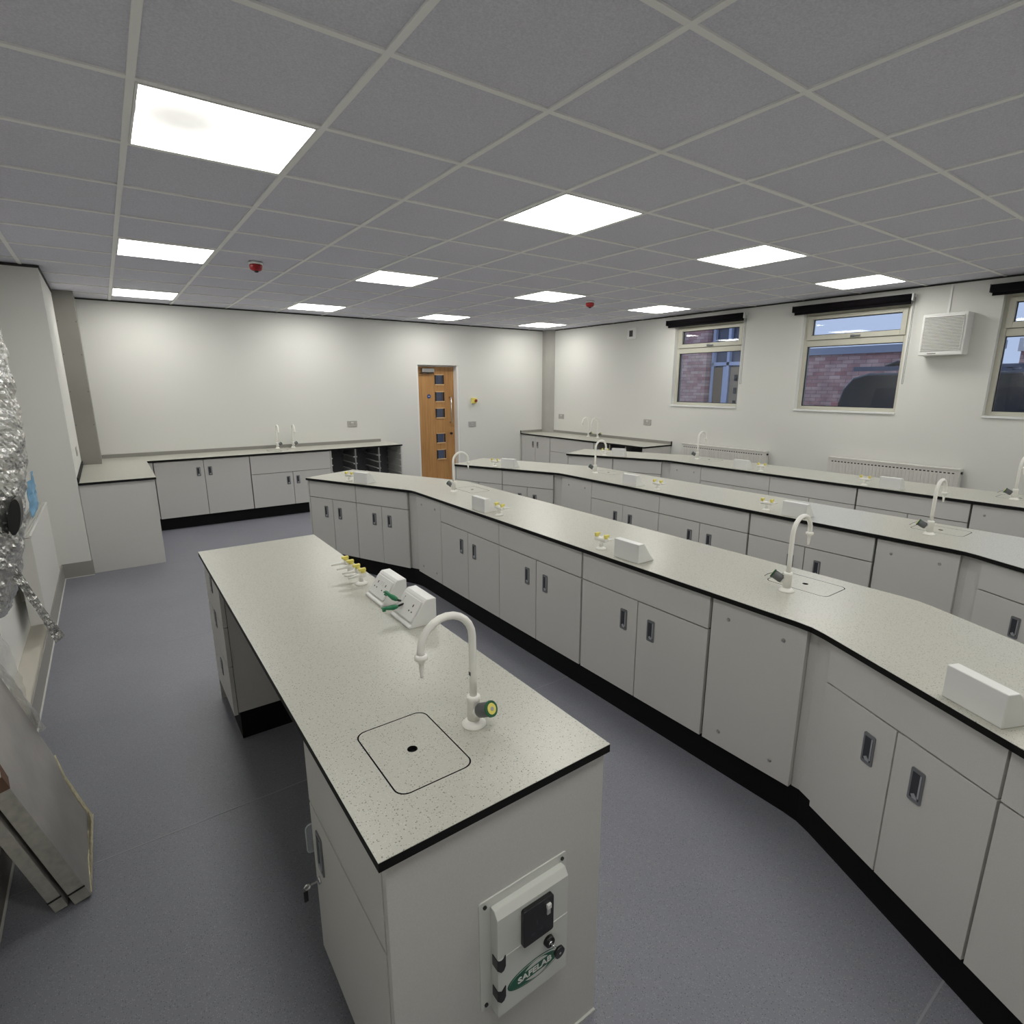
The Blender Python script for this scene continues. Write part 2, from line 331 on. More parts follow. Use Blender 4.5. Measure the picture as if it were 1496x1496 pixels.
# ------------------------------------------------------------ ceiling lights
DIFF = bpy.data.materials.new('light_diffuser'); DIFF.use_nodes = True
def mkdiff(m, spot=False):
    nt = m.node_tree; b = nt.nodes['Principled BSDF']; b.inputs['Base Color'].default_value = (.9, .9, .88, 1)
    b.inputs['Emission Color'].default_value = (1.0, 0.985, 0.93, 1); b.inputs['Emission Strength'].default_value = LAMP
    if spot:  # emission lowered in a round patch to paint the shade of a failed LED
        tc = nt.nodes.new('ShaderNodeTexCoord'); mp = nt.nodes.new('ShaderNodeMapping'); mp.inputs['Location'].default_value = (.91, .47, 0); mp.inputs['Scale'].default_value = (6.5, 6.5, 6.5)
        nt.links.new(tc.outputs['Object'], mp.inputs['Vector']); g = nt.nodes.new('ShaderNodeTexGradient'); g.gradient_type = 'SPHERICAL'; nt.links.new(mp.outputs[0], g.inputs[0])
        mr = nt.nodes.new('ShaderNodeMapRange'); mr.interpolation_type = 'SMOOTHSTEP'; mr.inputs['From Max'].default_value = .75; mr.inputs['To Min'].default_value = 1.02; mr.inputs['To Max'].default_value = .66; tn = nt.nodes.new('ShaderNodeMapRange'); tn.inputs['From Max'].default_value = .10; tn.inputs['To Min'].default_value = LAMP; tn.inputs['To Max'].default_value = 1.0; nt.links.new(g.outputs['Fac'], tn.inputs['Value']); mn = nt.nodes.new('ShaderNodeMath'); mn.operation = 'MULTIPLY'; nt.links.new(tn.outputs[0], mn.inputs[1])
        nt.links.new(g.outputs['Fac'], mr.inputs['Value']); nt.links.new(mr.outputs[0], mn.inputs[0]); nt.links.new(mn.outputs[0], b.inputs['Emission Strength'])
mkdiff(DIFF); DIFF2 = bpy.data.materials.new('light_diffuser_dim_spot'); DIFF2.use_nodes = True; mkdiff(DIFF2, True)
FRM = mat('light_frame', (.8, .8, .78), .4)
def light(u, v, label, dm=DIFF):
    t = thing('ceiling_light', label, 'ceiling light', (u * .6 + .3, v * .6 + .3, CEIL), 0, 'square ceiling light panels')
    mb = MB(); a, b = .2865, .278
    for x0, x1, y0, y1 in ((-a, a, -a, -b), (-a, a, b, a), (-a, -b, -b, b), (b, a, -b, b)): mb.box(x0, x1, y0, y1, -.005, .003, FRM)
    mb.build('light_frame', t)
    mb = MB(); mb.box(-b, b, -b, b, -.003, .002, dm); mb.build('diffuser', t)
cn = {0: 'in the column above the teacher bench', 3: 'in the second column from the left', 6: 'in the third column from the left', 9: 'in the column nearest the windows'}
rn = {-4: 'out of frame overhead', 0: 'nearest one', 4: 'middle one', 8: 'farthest one'}
for u in (0, 3, 6, 9):
    for v in (-4, 0, 4, 8):
        light(u, v, ('dim-spotted square light panel, ' if (u, v) == (0, 0) else 'glowing square light panel, ') + rn[v] + ' ' + cn[u], DIFF2 if (u, v) == (0, 0) else DIFF)
def sounder(x, y, label):
    t = thing('fire_alarm_sounder', label, 'alarm', (x, y, CEIL), 0, 'red ceiling alarms')
    MB().lathe([(.052, 0), (.054, -.01), (.05, -.018)], WHITE).build('base', t)
    mb = MB().lathe([(.047, -.018), (.049, -.03), (.044, -.052), (.03, -.062), (.012, -.066)], RED); mb.build('sounder_body', t)
    MB().lathe([(.018, -.064), (.016, -.072), (.006, -.076)], BLK).build('lens', t)
sounder(.91, 2.70, 'red alarm sounder on the ceiling tiles above the teacher bench end'); sounder(4.50, 2.70, 'small red alarm sounder on the ceiling in front of the far light panel')
# ------------------------------------------------------------ handles / cabinets
def handle_mesh(parent, y, z, h=.108, w=.044):
    # door face is at local x = 0 looking towards -x
    mb = MB(); mb.X = Matrix.Translation((0, y, z))
    mb.prism(rrect(-w / 2, w / 2, -h / 2, h / 2, .006, 3), -.0035, .0, HFRM, axis='x')
    mb.box(-.0042, -.0034, -w / 2 + .007, w / 2 - .007, -h / 2 + .012, h / 2 - .012, HREC)
    mb.box(-.0052, -.0040, -w / 2 + .007, -w / 2 + .012, -h / 2 + .02, h / 2 - .012, HLIP)
    mb.prism([(-.010, -h / 2 + .020), (-.012, -h / 2 + .013), (.004, -h / 2 + .013), (.010, -h / 2 + .022), (.0, -h / 2 + .030)], -.0055, -.004, HLIP, axis='x')
    return mb.build('handle', parent)
def cabinet(width, fascia=True, depth=.54, zbot=.15, ztop=.818, zf=.665, hz=.54, hoff=None, back=0):
    t = bpy.data.objects.new('base_cabinet', None); COL.objects.link(t)
    g = .004; w = width / 2 - g
    MB().box(.020, depth, -w, w, zbot + .002, ztop - .002, GREY).build('carcass', t)
    MB().box(.0190, .0199, -w - .001, w + .001, zbot + .004, ztop - .006, GAPSHADE).build('shadow_lining', t)  # thin black sheet added behind the fronts to darken the door gaps
    zd = ztop - .004
    if fascia:
        MB().box(0, .018, -w, w, zf + .003, ztop - .004, GREY).build('fascia_panel', t, .0006); zd = zf - .003
    for s in (-1, 1):
        y0, y1 = (-w, -.0028) if s < 0 else (.0028, w)
        dd = MB().box(0, .018, y0, y1, zbot, zd, GREY).build('door', t, .0006)
        handle_mesh(dd, s * (hoff or .088), hz)
    return t
def place(proto, x, y, rz, label, group, cat='cabinet'):
    """first use moves the prototype, later uses copy it"""
    if 'label' not in proto.keys():
        proto.location = (x, y, 0); proto.rotation_euler = (0, 0, rz); proto['label'] = label; proto['category'] = cat; proto['group'] = group; return proto
    r = dup(proto, (x, y, 0), rz, label); r['group'] = group; return r
A = rad(24.15)
ROWS = [1.757, 3.342, 4.978]; K0, K1 = 1.831, -1.461; WD = .597; WL = 1.291
rsh = ['front pupil bench', 'middle pupil bench', 'window-side pupil bench']
def row_poly(X, inset=0.0, ends=0.0):
    """outline of the bent bench, near side first"""
    ta = math.tan(A / 2); n = inset; wd = WD
    def off(d):  # points at distance d from near edge: (kink0, kink1, end0, end1)
        k0 = Vector((X + d, K0 + d * ta)); k1 = Vector((X + d, K1 - d * ta))
        e0 = Vector((X - WL * sin(A), K0 + WL * cos(A))) + Vector((cos(A), sin(A))) * d; e1 = Vector((X - WL * sin(A), K1 - WL * cos(A))) + Vector((cos(A), -sin(A))) * d
        e0 = e0 + Vector((sin(A), -cos(A))) * ends; e1 = e1 + Vector((sin(A), cos(A))) * ends
        return k0, k1, e0, e1
    a = off(n); b = off(wd - n)
    def rnd(p, q, r, rad_=.06):
        d1 = (p - q).normalized(); d2 = (r - q).normalized(); return [q + d1 * rad_, q + (d1 + d2) * rad_ * .22, q + d2 * rad_]
    out = [a[2]] + rnd(a[2], a[0], a[1]) + rnd(a[0], a[1], a[3]) + [a[3], b[3]] + rnd(b[3], b[1], b[0]) + rnd(b[1], b[0], b[2]) + [b[2]]
    return [(p.x, p.y) for p in out]
def worktop(name, poly, sinks, label, cat='worktop', z=WT, group=None):
    mb = MB(); holes = [rrect(cx - sx / 2 - .0035, cx + sx / 2 + .0035, cy - sy / 2 - .0035, cy + sy / 2 + .0035, .028) for cx, cy, sx, sy in sinks]
    mb.fill([poly] + holes, z, TOP)
    # a thin light arris, then the black core
    ar = .003
    def wall(lp, z0, z1, m, flip=False):
        lo = [mb.v((x, y, z0)) for x, y in lp]; hi = [mb.v((x, y, z1)) for x, y in lp]; n = len(lp)
        for i in range(n): mb.face([lo[i], lo[(i + 1) % n], hi[(i + 1) % n], hi[i]], m)
    wall(poly, z - .0015, z, TOP); wall(poly, z - TH, z - .0015, EDGE)
    for h in holes: wall(h, z - .02, z, EDGE)
    mb.fill([poly], z - TH, EDGE, up=False)
    bmesh.ops.remove_doubles(mb.bm, verts=mb.bm.verts, dist=1e-5)
    o = mb.build(name); tag(o, label, cat, group)
    for cx, cy, sx, sy in sinks:
        mb = MB(); lid = rrect(cx - sx / 2, cx + sx / 2, cy - sy / 2, cy + sy / 2, .026); c = circ(cx, cy, .0125)
        mb.fill([lid, c], z, TOP)
        for lp, m in ((lid, EDGE), (c, EDGE)):
            lo = [mb.v((x, y, z - .012)) for x, y in lp]; hi = [mb.v((x, y, z)) for x, y in lp]; n = len(lp)
            for i in range(n): mb.face([lo[i], lo[(i + 1) % n], hi[(i + 1) % n], hi[i]], m)
        mb.fill([circ(cx, cy, .013)], z - .0118, BLK)
        bmesh.ops.remove_doubles(mb.bm, verts=mb.bm.verts, dist=1e-5)
        mb.build('sink_lid', o)
    return o
# prototypes
wing_cab = cabinet(.6); main_cab = cabinet(.803)
def access_panel(label, x, y, w, ys):
    t = thing('access_panel', label, 'panel', (x, y, 0), 0, 'plain access panels under the bench sinks')
    MB().box(0, .018, -w / 2 + .003, w / 2 - .003, .15, .814, GREY).build('panel', t, .0012)
    MB().box(.0195, .54, -w / 2 + .003, w / 2 - .003, .152, .81, GREY).build('carcass', t)
    for sy in ys:
        for sz in (.742, .218):
            MB().tube([(0.0, sy, sz), (-.004, sy, sz)], [.0085, .006], STEEL, 12).build('screw_cap', t)
def filler(pts, label):
    o = MB().prism(pts, .148, .818, GREY).build('corner_filler', None, .0008)
    tag(o, label, 'filler panel', 'corner filler panels of the benches')
FI = .018   # face inset from worktop edge
gcab = 'grey two-door cabinets under the pupil benches'
for r, X in enumerate(ROWS):
    nm = rsh[r]; xf = X + FI
    w = worktop('worktop', row_poly(X), [(X + .422, -1.215, .180, .262), (X + .422, 1.575, .180, .262)],
                ['speckled pale grey worktop of the front pupil bench, the longest one in view', 'speckled pale grey worktop of the middle pupil bench', 'speckled pale grey worktop of the bench nearest the windows'][r], 'worktop', group='bent bench worktops')
    p = MB().prism(row_poly(X, .035 + FI, .02), 0, .148, BLACK).build('plinth'); tag(p, 'black kickboard along the foot of the ' + nm, 'plinth', 'black plinths of the benches')
    # main run
    seams = [1.385, .585, -.215, -1.033]
    desc = ['far', 'middle', 'near']
    for i in range(3):
        if True:
            place(main_cab, xf, (seams[i] + seams[i + 1]) / 2, 0, 'two-door cabinet, %s one of three on the straight front of the %s' % (desc[i], nm), gcab)
    access_panel('plain grey screwed panel at the far bend of the ' + nm, xf, (1.385 + 1.80) / 2, .415, (-.115, .115))
    access_panel('plain grey screwed panel at the near bend of the ' + nm, xf, (-1.033 - 1.440) / 2, .407, (-.115, .122))
    # wing 1 (far)
    def wp(s, d, end):  # s along the wing from the near-edge kink, d inwards
        sg = 1 if end == 0 else -1; ky = K0 if end == 0 else K1
        return (X - s * sin(A) + d * cos(A), ky + sg * (s * cos(A) + d * sin(A)))
    tc = [('next to the end panel of the far wing of the ', 'next to the far bend on the wing of the ')]
    for end in (0, 1):
        rz = A if end == 0 else -A; wn = 'far' if end == 0 else 'near'
        for j, s in enumerate((.072 + .3, .072 + .9)):
            x, y = wp(s, FI, end)
            place(wing_cab, x, y, rz, 'two-door cabinet at the %s of the %s wing of the %s' % (['bend', 'outer end'][j], wn, nm), gcab)
        d0, d1 = FI + .022, FI + .042; ta2 = math.tan(A / 2); sg = 1 if end == 0 else -1; ky = K0 if end == 0 else K1; ye = 1.7945 if end == 0 else -1.4385
        filler([(X + d0, ye), (X + d0, ky + sg * d0 * ta2), wp(.074, d0, end), wp(.074, d1, end), (X + d1, ky + sg * d1 * ta2), (X + d1, ye)], 'narrow grey filler at the %s bend of the %s' % (wn, nm))
        if True:
            x, y = wp(WL - .010, FI, end); o = MB().box(-.002, WD - 2 * FI, -.0085, .0085, 0, .819, GREY).build('end_panel', None, .001); o.location = (x, y, 0); o.rotation_euler = (0, 0, rz)
            tag(o, 'grey end panel closing the %s wing of the %s' % (wn, nm), 'end panel', 'end panels of the benches')
# ------------------------------------------------------------ teacher bench
TX0, TX1, TY0, TY1 = .089, .682, -1.511, .895
worktop('worktop', [(TX0, TY0), (TX1, TY0), (TX1, TY1), (TX0, TY1)], [(.284, -1.246, .183, .262)], 'straight speckled worktop of the short teacher bench in the foreground', 'worktop')
GREYB = GREY
o = MB().box(TX0 + .016, TX1 - .008, TY0 + .012, TY0 + .030, 0, .82, GREY).build('end_panel', None, .001); tag(o, 'large grey end panel with the socket box, foreground', 'end panel')
MB().box(TX0 + .02, TX1 - .008, TY0 + .006, TY0 + .012, 0, .006, SEAL).build('sealant_strip', o)
o = MB().box(TX0 + .016, TX1 - .012, TY1 - .030, TY1 - .012, 0, .82, GREY).build('end_panel', None, .001); tag(o, 'grey end panel at the far end of the teacher bench', 'end panel')
o = MB().box(TX1 - .032, TX1 - .014, TY0 + .0305, TY1 - .0305, 0.0, .82, GREY).build('modesty_panel', None, .001); tag(o, 'long grey back panel on the aisle side of the teacher bench', 'panel')
# sink cabinet
t = thing('sink_cabinet', 'grey cabinet with keyed lock under the teacher bench sink', 'cabinet', (TX0 + .014, 0, 0))
y0, y1 = TY0 + .031, -.962
MB().box(.02, .52, y0, y1, .142, .818, GREY).build('carcass', t)
MB().box(.0, .018, y0, y1 + .002, .596, .816, GREY).build('fascia_panel', t, .001)
dd = MB().box(.0, .018, y0, y1 + .002, .10, .588, GREY).build('door', t, .001)
handle_mesh(dd, -1.03, .475, .12, .048)
MB().tube([(.0, -1.0, .365), (-.006, -1.0, .365)], .010, CHROME, 14).build('lock', dd)
o = MB().box(TX0 + .07, TX1 - .05, y0, y1, 0, .0995, BLACK).build('plinth'); tag(o, 'short black kickboard under the teacher sink cabinet', 'plinth')
MB().box(.0190, .0199, y0 + .004, y1 - .002, .15, .81, GAPSHADE).build('shadow_lining', bpy.data.objects['sink_cabinet'])
t = thing('key', 'small key with black tag in the teacher cabinet lock', 'key', (TX0 + .014, -1.0, .365))
MB().box(-.028, -.0062, -.0012, .0012, -.003, .004, CHROME).build('blade', t)
mb = MB(); mb.tube([(-.028, 0, .001), (-.038, 0, .004), (-.044, 0, -.002), (-.040, 0, -.010), (-.030, 0, -.009), (-.027, 0, 0)], .003, CHROME, 8); mb.build('bow', t)
mb = MB(); mb.box(-.047, -.035, -.002, .002, -.048, -.0135, BLK); mb.build('tag', t, .002)
# clear plastic tray pushed out past the cabinet
CLEAR = mat('clear_plastic', (.55, .60, .64), .12, alpha=.30, spec=.8)
t = thing('plastic_bag', 'small clear plastic holder on the kneehole side of the teacher sink cabinet', 'packet', (.118, -.9565 + .006, .465))
mb = MB(); mb.prism(rrect(-.03, .026, -.045, .045, .012, 3), -.004, .004, CLEAR, axis='y'); mb.build('packet', t, .002)
mb = MB(); pth = rrect(-.03, .026, -.045, .045, .012, 3); mb.tube([(a, 0, b) for a, b in pth] + [(pth[0][0], 0, pth[0][1])], .0022, mat('clear_rim', (.42, .45, .48), .2), 6); mb.build('rim', t)
# drawer pedestal
t = thing('drawer_pedestal', 'grey three-drawer pedestal at the far end of the teacher bench', 'drawers', (TX0 + .014, 0, 0))
y0, y1 = .405, TY1 - .031
MB().box(.02, .52, y0, y1, .142, .818, GREY).build('carcass', t)
MB().box(.0190, .0199, y0 + .002, y1 - .002, .15, .81, GAPSHADE).build('shadow_lining', t)
for z0, z1, hz in ((.593, .816, .742), (.393, .587, .56), (.135, .387, .30)):
    dd = MB().box(.0, .018, y0 - .004, y1, z0, z1, GREY).build('drawer_front', t, .001)
    h = handle_mesh(dd, .63, hz, .085, .05)
o = MB().box(TX0 + .04, TX1 - .05, y0, y1, 0, .141, BLACK).build('plinth'); tag(o, 'short black kickboard under the teacher drawer pedestal', 'plinth')
# ------------------------------------------------------------ taps
def make_tap(label, cat='tap'):
    """outlet towards local -x, knob towards local +x"""
    t = thing('swan_neck_tap', label, cat, (0, 0, 0), 0, 'white swan neck laboratory taps')
    MB().lathe([(.0315, 0), (.0315, .003), (.026, .008), (.018, .016)], WHITEP, seg=28).build('base_flange', t)
    mb = MB().lathe([(.0165, .010), (.0165, .068), (.0175, .070), (.0175, .080), (.014, .083)], WHITEP, seg=24)
    a = rad(28); d = Vector((0.25, -cos(a), sin(a))).normalized()
    mb.tube([Vector((0, 0, .036)), Vector((0, 0, .036)) + d * .026], .0145, WHITEP, 18); mb.build('tap_body', t)
    p0 = Vector((0, 0, .036)) + d * .022; mb = MB(); mb.tube([p0, p0 + d * .006, p0 + d * .038, p0 + d * .042], [.016, .0185, .0185, .017], DGREY, 20)
    kb = mb.build('knob', t)
    mb = MB(); c = p0 + d * .041; mb.tube([c, c + d * .006], [.0205, .020], GREEND, 24); mb.tube([c + d * .005, c + d * .0072], [.0145, .0135], YEL, 20); mb.tube([c + d * .0065, c + d * .0085], [.0055, .005], HLIP, 12); mb.build('knob_disc', kb)
    R = .0700; H = .245; path = [(0, 0, .07), (0, 0, .15), (0, 0, H)]
    for k in range(1, 13): th = pi * k / 12; path.append((-R + R * cos(th), 0, H + R * sin(th)))
    path.append((-2 * R, 0, H - .012)); MB().tube(path, .0095, WHITEP, 18).build('swan_neck', t)
    mb = MB(); mb.lathe([(.0100, 0), (.0155, -.003), (.0155, -.012), (.0100, -.015), (.0075, -.022), (.0060, -.030), (.0072, -.033), (.0050, -.040), (.0062, -.043), (.0042, -.050), (.0050, -.053), (.0030, -.060)], WHITEP, (-2 * R, 0, H - .008), 18); mb.build('nozzle', t)
    return t
tap0 = make_tap('large white swan neck tap beside the sink lid of the teacher bench'); tap0.location = (.457, -1.246, WT)
MB().box(-.0100, -.0090, -.004, .004, .140, .150, BLK).build('neck_mark', tap0)
TAPS = [(2.030, -1.211, pi, 'white tap near the near bend of the front pupil bench'), (2.011, 1.586, pi, 'white tap near the far bend of the front pupil bench'),
        (3.585, -1.213, pi, 'white tap near the near bend of the middle pupil bench'), (3.622, 1.62, pi, 'white tap near the far bend of the middle pupil bench'),
        (5.29, -1.20, pi, 'white tap on the window-side bench, close to the right edge'), (5.33, 1.69, pi, 'white tap on the window-side bench, in front of the far radiator'),
        (1.632, 5.76, pi / 2, 'left one of the two white taps on the back wall worktop'), (1.838, 5.76, pi / 2, 'right one of the two white taps on the back wall worktop'),
        (6.30, 4.58, 0, 'left one of the two white taps on the worktop in the right back corner'), (6.30, 4.36, 0, 'right one of the two white taps on the worktop in the right back corner')]
RIB = mat('tie_tag_grey', (.25, .25, .26), .5)
for i, (x, y, rz, lb) in enumerate(TAPS):
    t = dup(tap0, (x, y, WT), rz, lb)
    for c in list(t.children):
        if c.name.startswith('neck_mark'): bpy.data.objects.remove(c)
    if i in (0, 2, 4):
        mb = MB(); mb.tube([(.01, -.055, .07), (.006, -.07, .062), (.0, -.09, .05), (-.004, -.105, .036)], .0016, RIB, 6); mb.build('hanging_tie', t)
# ------------------------------------------------------------ gas taps
def make_gas(label):
    t = thing('gas_tap', label, 'gas tap', (0, 0, 0), 0, 'white double gas taps with yellow levers')
    MB().lathe([(.027, 0), (.027, .004), (.018, .009), (.011, .013)], WHITEP, seg=24).build('base_flange', t)
    mb = MB(); mb.tube([(0, 0, .008), (0, 0, .044)], .0095, WHITEP, 16); mb.tube([(0, -.040, .052), (0, .040, .052)], .0120, WHITEP, 16); mb.build('column', t)
    for s in (-1, 1):
        mb = MB(); mb.tube([(.006, s * .032, .052), (.020, s * .033, .052), (.032, s * .034, .051), (.068, s * .038, .049)], [.010, .008, .0062, .0036], WHITEP, 12); mb.build('nozzle', t)
        mb = MB(); mb.tube([(0, s * .034, .062), (0, s * .034, .072)], .0105, YEL, 14); mb.box(-.011, .020, s * .034 - .0075, s * .034 + .0075, .070, .082, YEL); mb.build('lever', t, .002)
    return t
gas0 = make_gas('gas tap on the teacher bench, next to the double socket box'); gas0.location = (.603, -.070, WT); gas0.rotation_euler = (0, 0, pi)
dup(gas0, (.603, .075, WT), pi, 'gas tap on the teacher bench, farther one of the pair')
def wingpt(r, s, d, end=0):
    X = ROWS[r]; sg = 1 if end == 0 else -1; ky = K0 if end == 0 else K1
    return (X - s * sin(A) + d * cos(A), ky + sg * (s * cos(A) + d * sin(A)))
for r, X in enumerate(ROWS):
    nm = rsh[r]
    dup(gas0, (X + .075, .665 if r < 2 else .72, WT), 0, 'gas tap on the %s, at the box nearer the far bend' % nm)
    dup(gas0, (X + .075, -.30 if r < 2 else -.245, WT), 0, 'gas tap on the %s, at the box nearer the near bend' % nm)
    x, y = wingpt(r, .80, .075); dup(gas0, (x, y, WT), A, 'gas tap on the far wing of the ' + nm)
# ------------------------------------------------------------ bench socket boxes
def socket_face(mb, L, single=False):
    """coordinates on the sloped face handled by caller matrix: u along y, v up the slope, n outwards (+x)"""
    pass
def make_box(label, face=None):
    """back at local x=0, slope towards +x; length along y"""
    t = thing('bench_socket_box', label, 'socket box', (0, 0, 0), 0, 'white wedge socket boxes on the benches')
    L = .082; prof = [(0, 0), (.112, 0), (.112, .008), (.102, .013), (.044, .090), (.036, .096), (0, .096)]
    MB().prism(prof, -L, L, WHITE, axis='y').build('housing', t, .003, 3)
    if face:
        e1 = Vector((.102 - .044, 0, .013 - .090)); sl = e1.length; ev = -e1.normalized(); n = Vector((-ev.z * -1, 0, 0))
        n = Vector((ev.z, 0, -ev.x)); 
        if n.x < 0: n = -n
        eu = Vector((0, 1, 0)); o0 = Vector(((.102 + .044) / 2, 0, (.013 + .090) / 2))
        Mx = Matrix((eu, ev, n)).transposed().to_4x4(); Mx.translation = o0
        mb = MB(); mb.X = Mx; mb.prism(rrect(-.073, .073, -.041, .041, .005, 3), .0005, .006, WHITE); pl = mb.build('face_plate', t, .0015)
        mb = MB(); mb.X = Mx
        us = (-.036, .036) if face == 'double' else (.036,) if face == 'single' else ()
        for u in us:
            mb.box(u - .003, u + .003, .008, .018, .0058, .0064, BLK); mb.box(u - .014, u - .007, -.012, -.007, .0058, .0064, BLK); mb.box(u + .007, u + .014, -.012, -.007, .0058, .0064, BLK)
        mb.build('pin_holes', pl)
        mb = MB(); mb.X = Mx
        for u in ((-.009, .009) if face == 'double' else (-.05,)):
            mb.box(u - .006, u + .006, .006, .026, .006, .009, WHITE)
        mb.build('switch', pl, .001)
    return t
PALEF = None
b1 = make_box('white wedge box with a double socket, on the teacher bench beside the gas taps', 'double'); b1.location = (.688, -.295, WT); b1.rotation_euler = (0, 0, pi)
b2 = make_box('white wedge box with green clip leads plugged in, on the teacher bench nearest the tap', 'single'); b2.location = (.688, -.545, WT); b2.rotation_euler = (0, 0, pi)
for t_ in (b1, b2): t_.location.x = .679
b3 = make_box('white wedge box seen from behind, on the front pupil bench nearer the far bend'); b3.location = (ROWS[0] + .030, .857, WT)
for r, X in enumerate(ROWS):
    nm = rsh[r]; off = 0 if r < 2 else .04
    if r: dup(b3, (X + .030 + (.0 if r < 2 else .01), .935 if r == 1 else .93, WT), 0, 'white wedge box seen from behind on the %s, nearer its far bend' % nm)
    dup(b3, (X + .035, -.515 if r < 2 else -.455, WT), 0, 'white wedge box seen from behind on the %s, nearer its near bend' % nm)
    x, y = wingpt(r, .615, .03); dup(b3, (x, y, WT), A, 'white wedge box seen from behind, on the far wing of the ' + nm)
x, y = wingpt(0, .553, .03, 1); dup(b3, (x, y, WT), -A, 'large white wedge box at the right edge, nearest of the pupil bench boxes')
# green crocodile clips
def clip(loc, rz, tilt, label):
    t = thing('crocodile_clip_lead', label, 'clip lead', loc, rz, 'green crocodile clip leads'); t.rotation_euler = (0, tilt, rz)
    mb = MB(); mb.tube([(-.006, 0, 0), (.014, 0, .004), (.034, 0, .0)], .0042, BLK, 8); mb.build('lead', t)
    mb = MB(); mb.tube([(.032, 0, 0), (.038, 0, 0), (.053, 0, 0), (.068, 0, .001), (.084, 0, .004)], [.005, .008, .0105, .0075, .006], GREEN, 10); mb.build('insulating_boot', t)
    mb = MB(); mb.box(.080, .094, -.006, .006, .003, .009, GREEN); mb.box(.080, .092, -.005, .005, -.007, -.001, GREEN); mb.build('jaw', t, .001)
clip((.612, -.515, WT + .050), pi - .10, .05, 'green crocodile clip lead lying out towards the left'); clip((.612, -.500, WT + .046), pi - 1.0, -.35, 'green crocodile clip lead sticking up beside the other')
mb = MB(); mb.tube([(.640, -.508, WT + .058), (.608, -.508, WT + .050)], [.014, .010], BLK, 12)
mb.tube([(.640, -.520, WT + .066), (.616, -.520, WT + .068)], .004, BLK, 8); mb.tube([(.640, -.500, WT + .072), (.616, -.500, WT + .074)], .004, BLK, 8)
o = mb.build('plug'); tag(o, 'black plug in the socket box beside the tap', 'plug')
# ------------------------------------------------------------ lockable socket unit on the end panel
YP = TY0 + .012
t = thing('wall_socket_unit', 'white lockable socket box with green SAFELAB oval, on the bench end panel', 'socket unit', (0, YP, 0))
WM = mat('socket_unit_white', (.66, .67, .64), .35)
MB().prism(rrect(.307, .556, .295, .597, .006, 2), -.003, 0, WM, axis='y').build('back_plate', t)
for x, z in ((.321, .583), (.542, .583), (.321, .309), (.542, .309)): MB().tube([(x, -.003, z), (x, -.006, z)], .0048, BLK, 10).build('screw', t)
cv = MB(); cv.prism([(-.003, .575), (-.018, .575), (-.030, .558), (-.030, .285), (-.003, .285)], .336, .540, WM, axis='x'); cv = cv.build('cover', t, .0015)
MB().box(.337, .539, -.0308, -.0300, .4475, .4505, WHITE).build('groove', cv)
mb = MB(); mb.prism(rrect(.400, .487, .448, .548, .006, 3), -.041, -.0295, BLK, axis='y')
so = mb.build('socket', t, .001)
mb = MB(); mb.box(.465, .475, -.0445, -.041, .503, .530, mat('switch_grey', (.5, .5, .5), .3)); mb.box(.464, .476, -.047, -.0405, .520, .532, WHITE); mb.build('switch', so, .001)
mb = MB(); mb.box(.436, .440, -.0415, -.0409, .492, .506, HREC); mb.box(.422, .431, -.0415, -.0409, .470, .475, HREC); mb.box(.446, .455, -.0415, -.0409, .470, .475, HREC); mb.build('pin_holes', so)
MB().tube([(.480, -.0295, .408), (.480, -.040, .408)], [.0145, .013], BLK, 20).build('lock', t)
MB().tube([(.480, -.0385, .408), (.480, -.043, .408)], .006, CHROME, 14).build('lock_barrel', t)
for z in (.447, .360):
    mb = MB(); mb.prism([(.334, z + .006), (.346, z - .003), (.357, z + .008), (.357, z - .022), (.352, z - .032), (.344, z - .034), (.334, z - .022)], -.0325, -.010, BLK, axis='y'); mb.build('hinge', t, .001)
k = thing('key', 'black headed key in the lock of the white socket unit', 'key', (.480, YP - .043, .408))
mb = MB(); mb.tube([(0, 0, 0), (.003, -.010, -.002)], .003, CHROME, 8); mb.build('blade', k)
mb = MB(); mb.tube([(.010, -.012, -.014), (.0105, -.020, -.0145)], .0145, BLK, 20); mb.tube([(.0105, -.0196, -.0145), (.0105, -.0205, -.0145)], .003, HLIP, 8); mb.build('key_head', k)
LG = mat('logo_green', (.012, .115, .065), .35)
def ell(cx, cz, a, b, n=40, rot=0): return [(cx + a * cos(2 * pi * i / n) * cos(rot) - b * sin(2 * pi * i / n) * sin(rot), cz + a * cos(2 * pi * i / n) * sin(rot) + b * sin(2 * pi * i / n) * cos(rot)) for i in range(n)]
cx, cz = .441, .352
lg = MB(); lg.prism(ell(cx, cz, .079, .029), -.0306, -.0300, LG, axis='y'); lg.prism(ell(cx + .002, cz, .0755, .0262), -.0309, -.0306, WM, axis='y'); lg.prism(ell(cx - .003, cz, .0705, .0245), -.0312, -.0309, LG, axis='y'); lg.prism(ell(cx + .004, cz, .040, .0235), -.0315, -.0312, WM, axis='y'); lo = lg.build('logo_badge', t)
mb = MB(); mb.prism(rrect(cx - .062, cx + .060, cz - .0125, cz + .0125, .003, 2), -.0318, -.0315, LG, axis='y'); mb.build('logo_band', lo)
c = bpy.data.curves.new('txt', 'FONT'); c.body = 'SAFELAB'; c.size = .0235; c.align_x = 'CENTER'; c.align_y = 'CENTER'; c.extrude = .0003; c.offset = .0006
to = bpy.data.objects.new('tmp', c); COL.objects.link(to)
dg = bpy.context.evaluated_depsgraph_get(); me = bpy.data.meshes.new_from_object(to.evaluated_get(dg)); bpy.data.objects.remove(to)
me.materials.clear(); me.materials.append(WHITE); tx = bpy.data.objects.new('logo_lettering', me); COL.objects.link(tx); tx.parent = lo
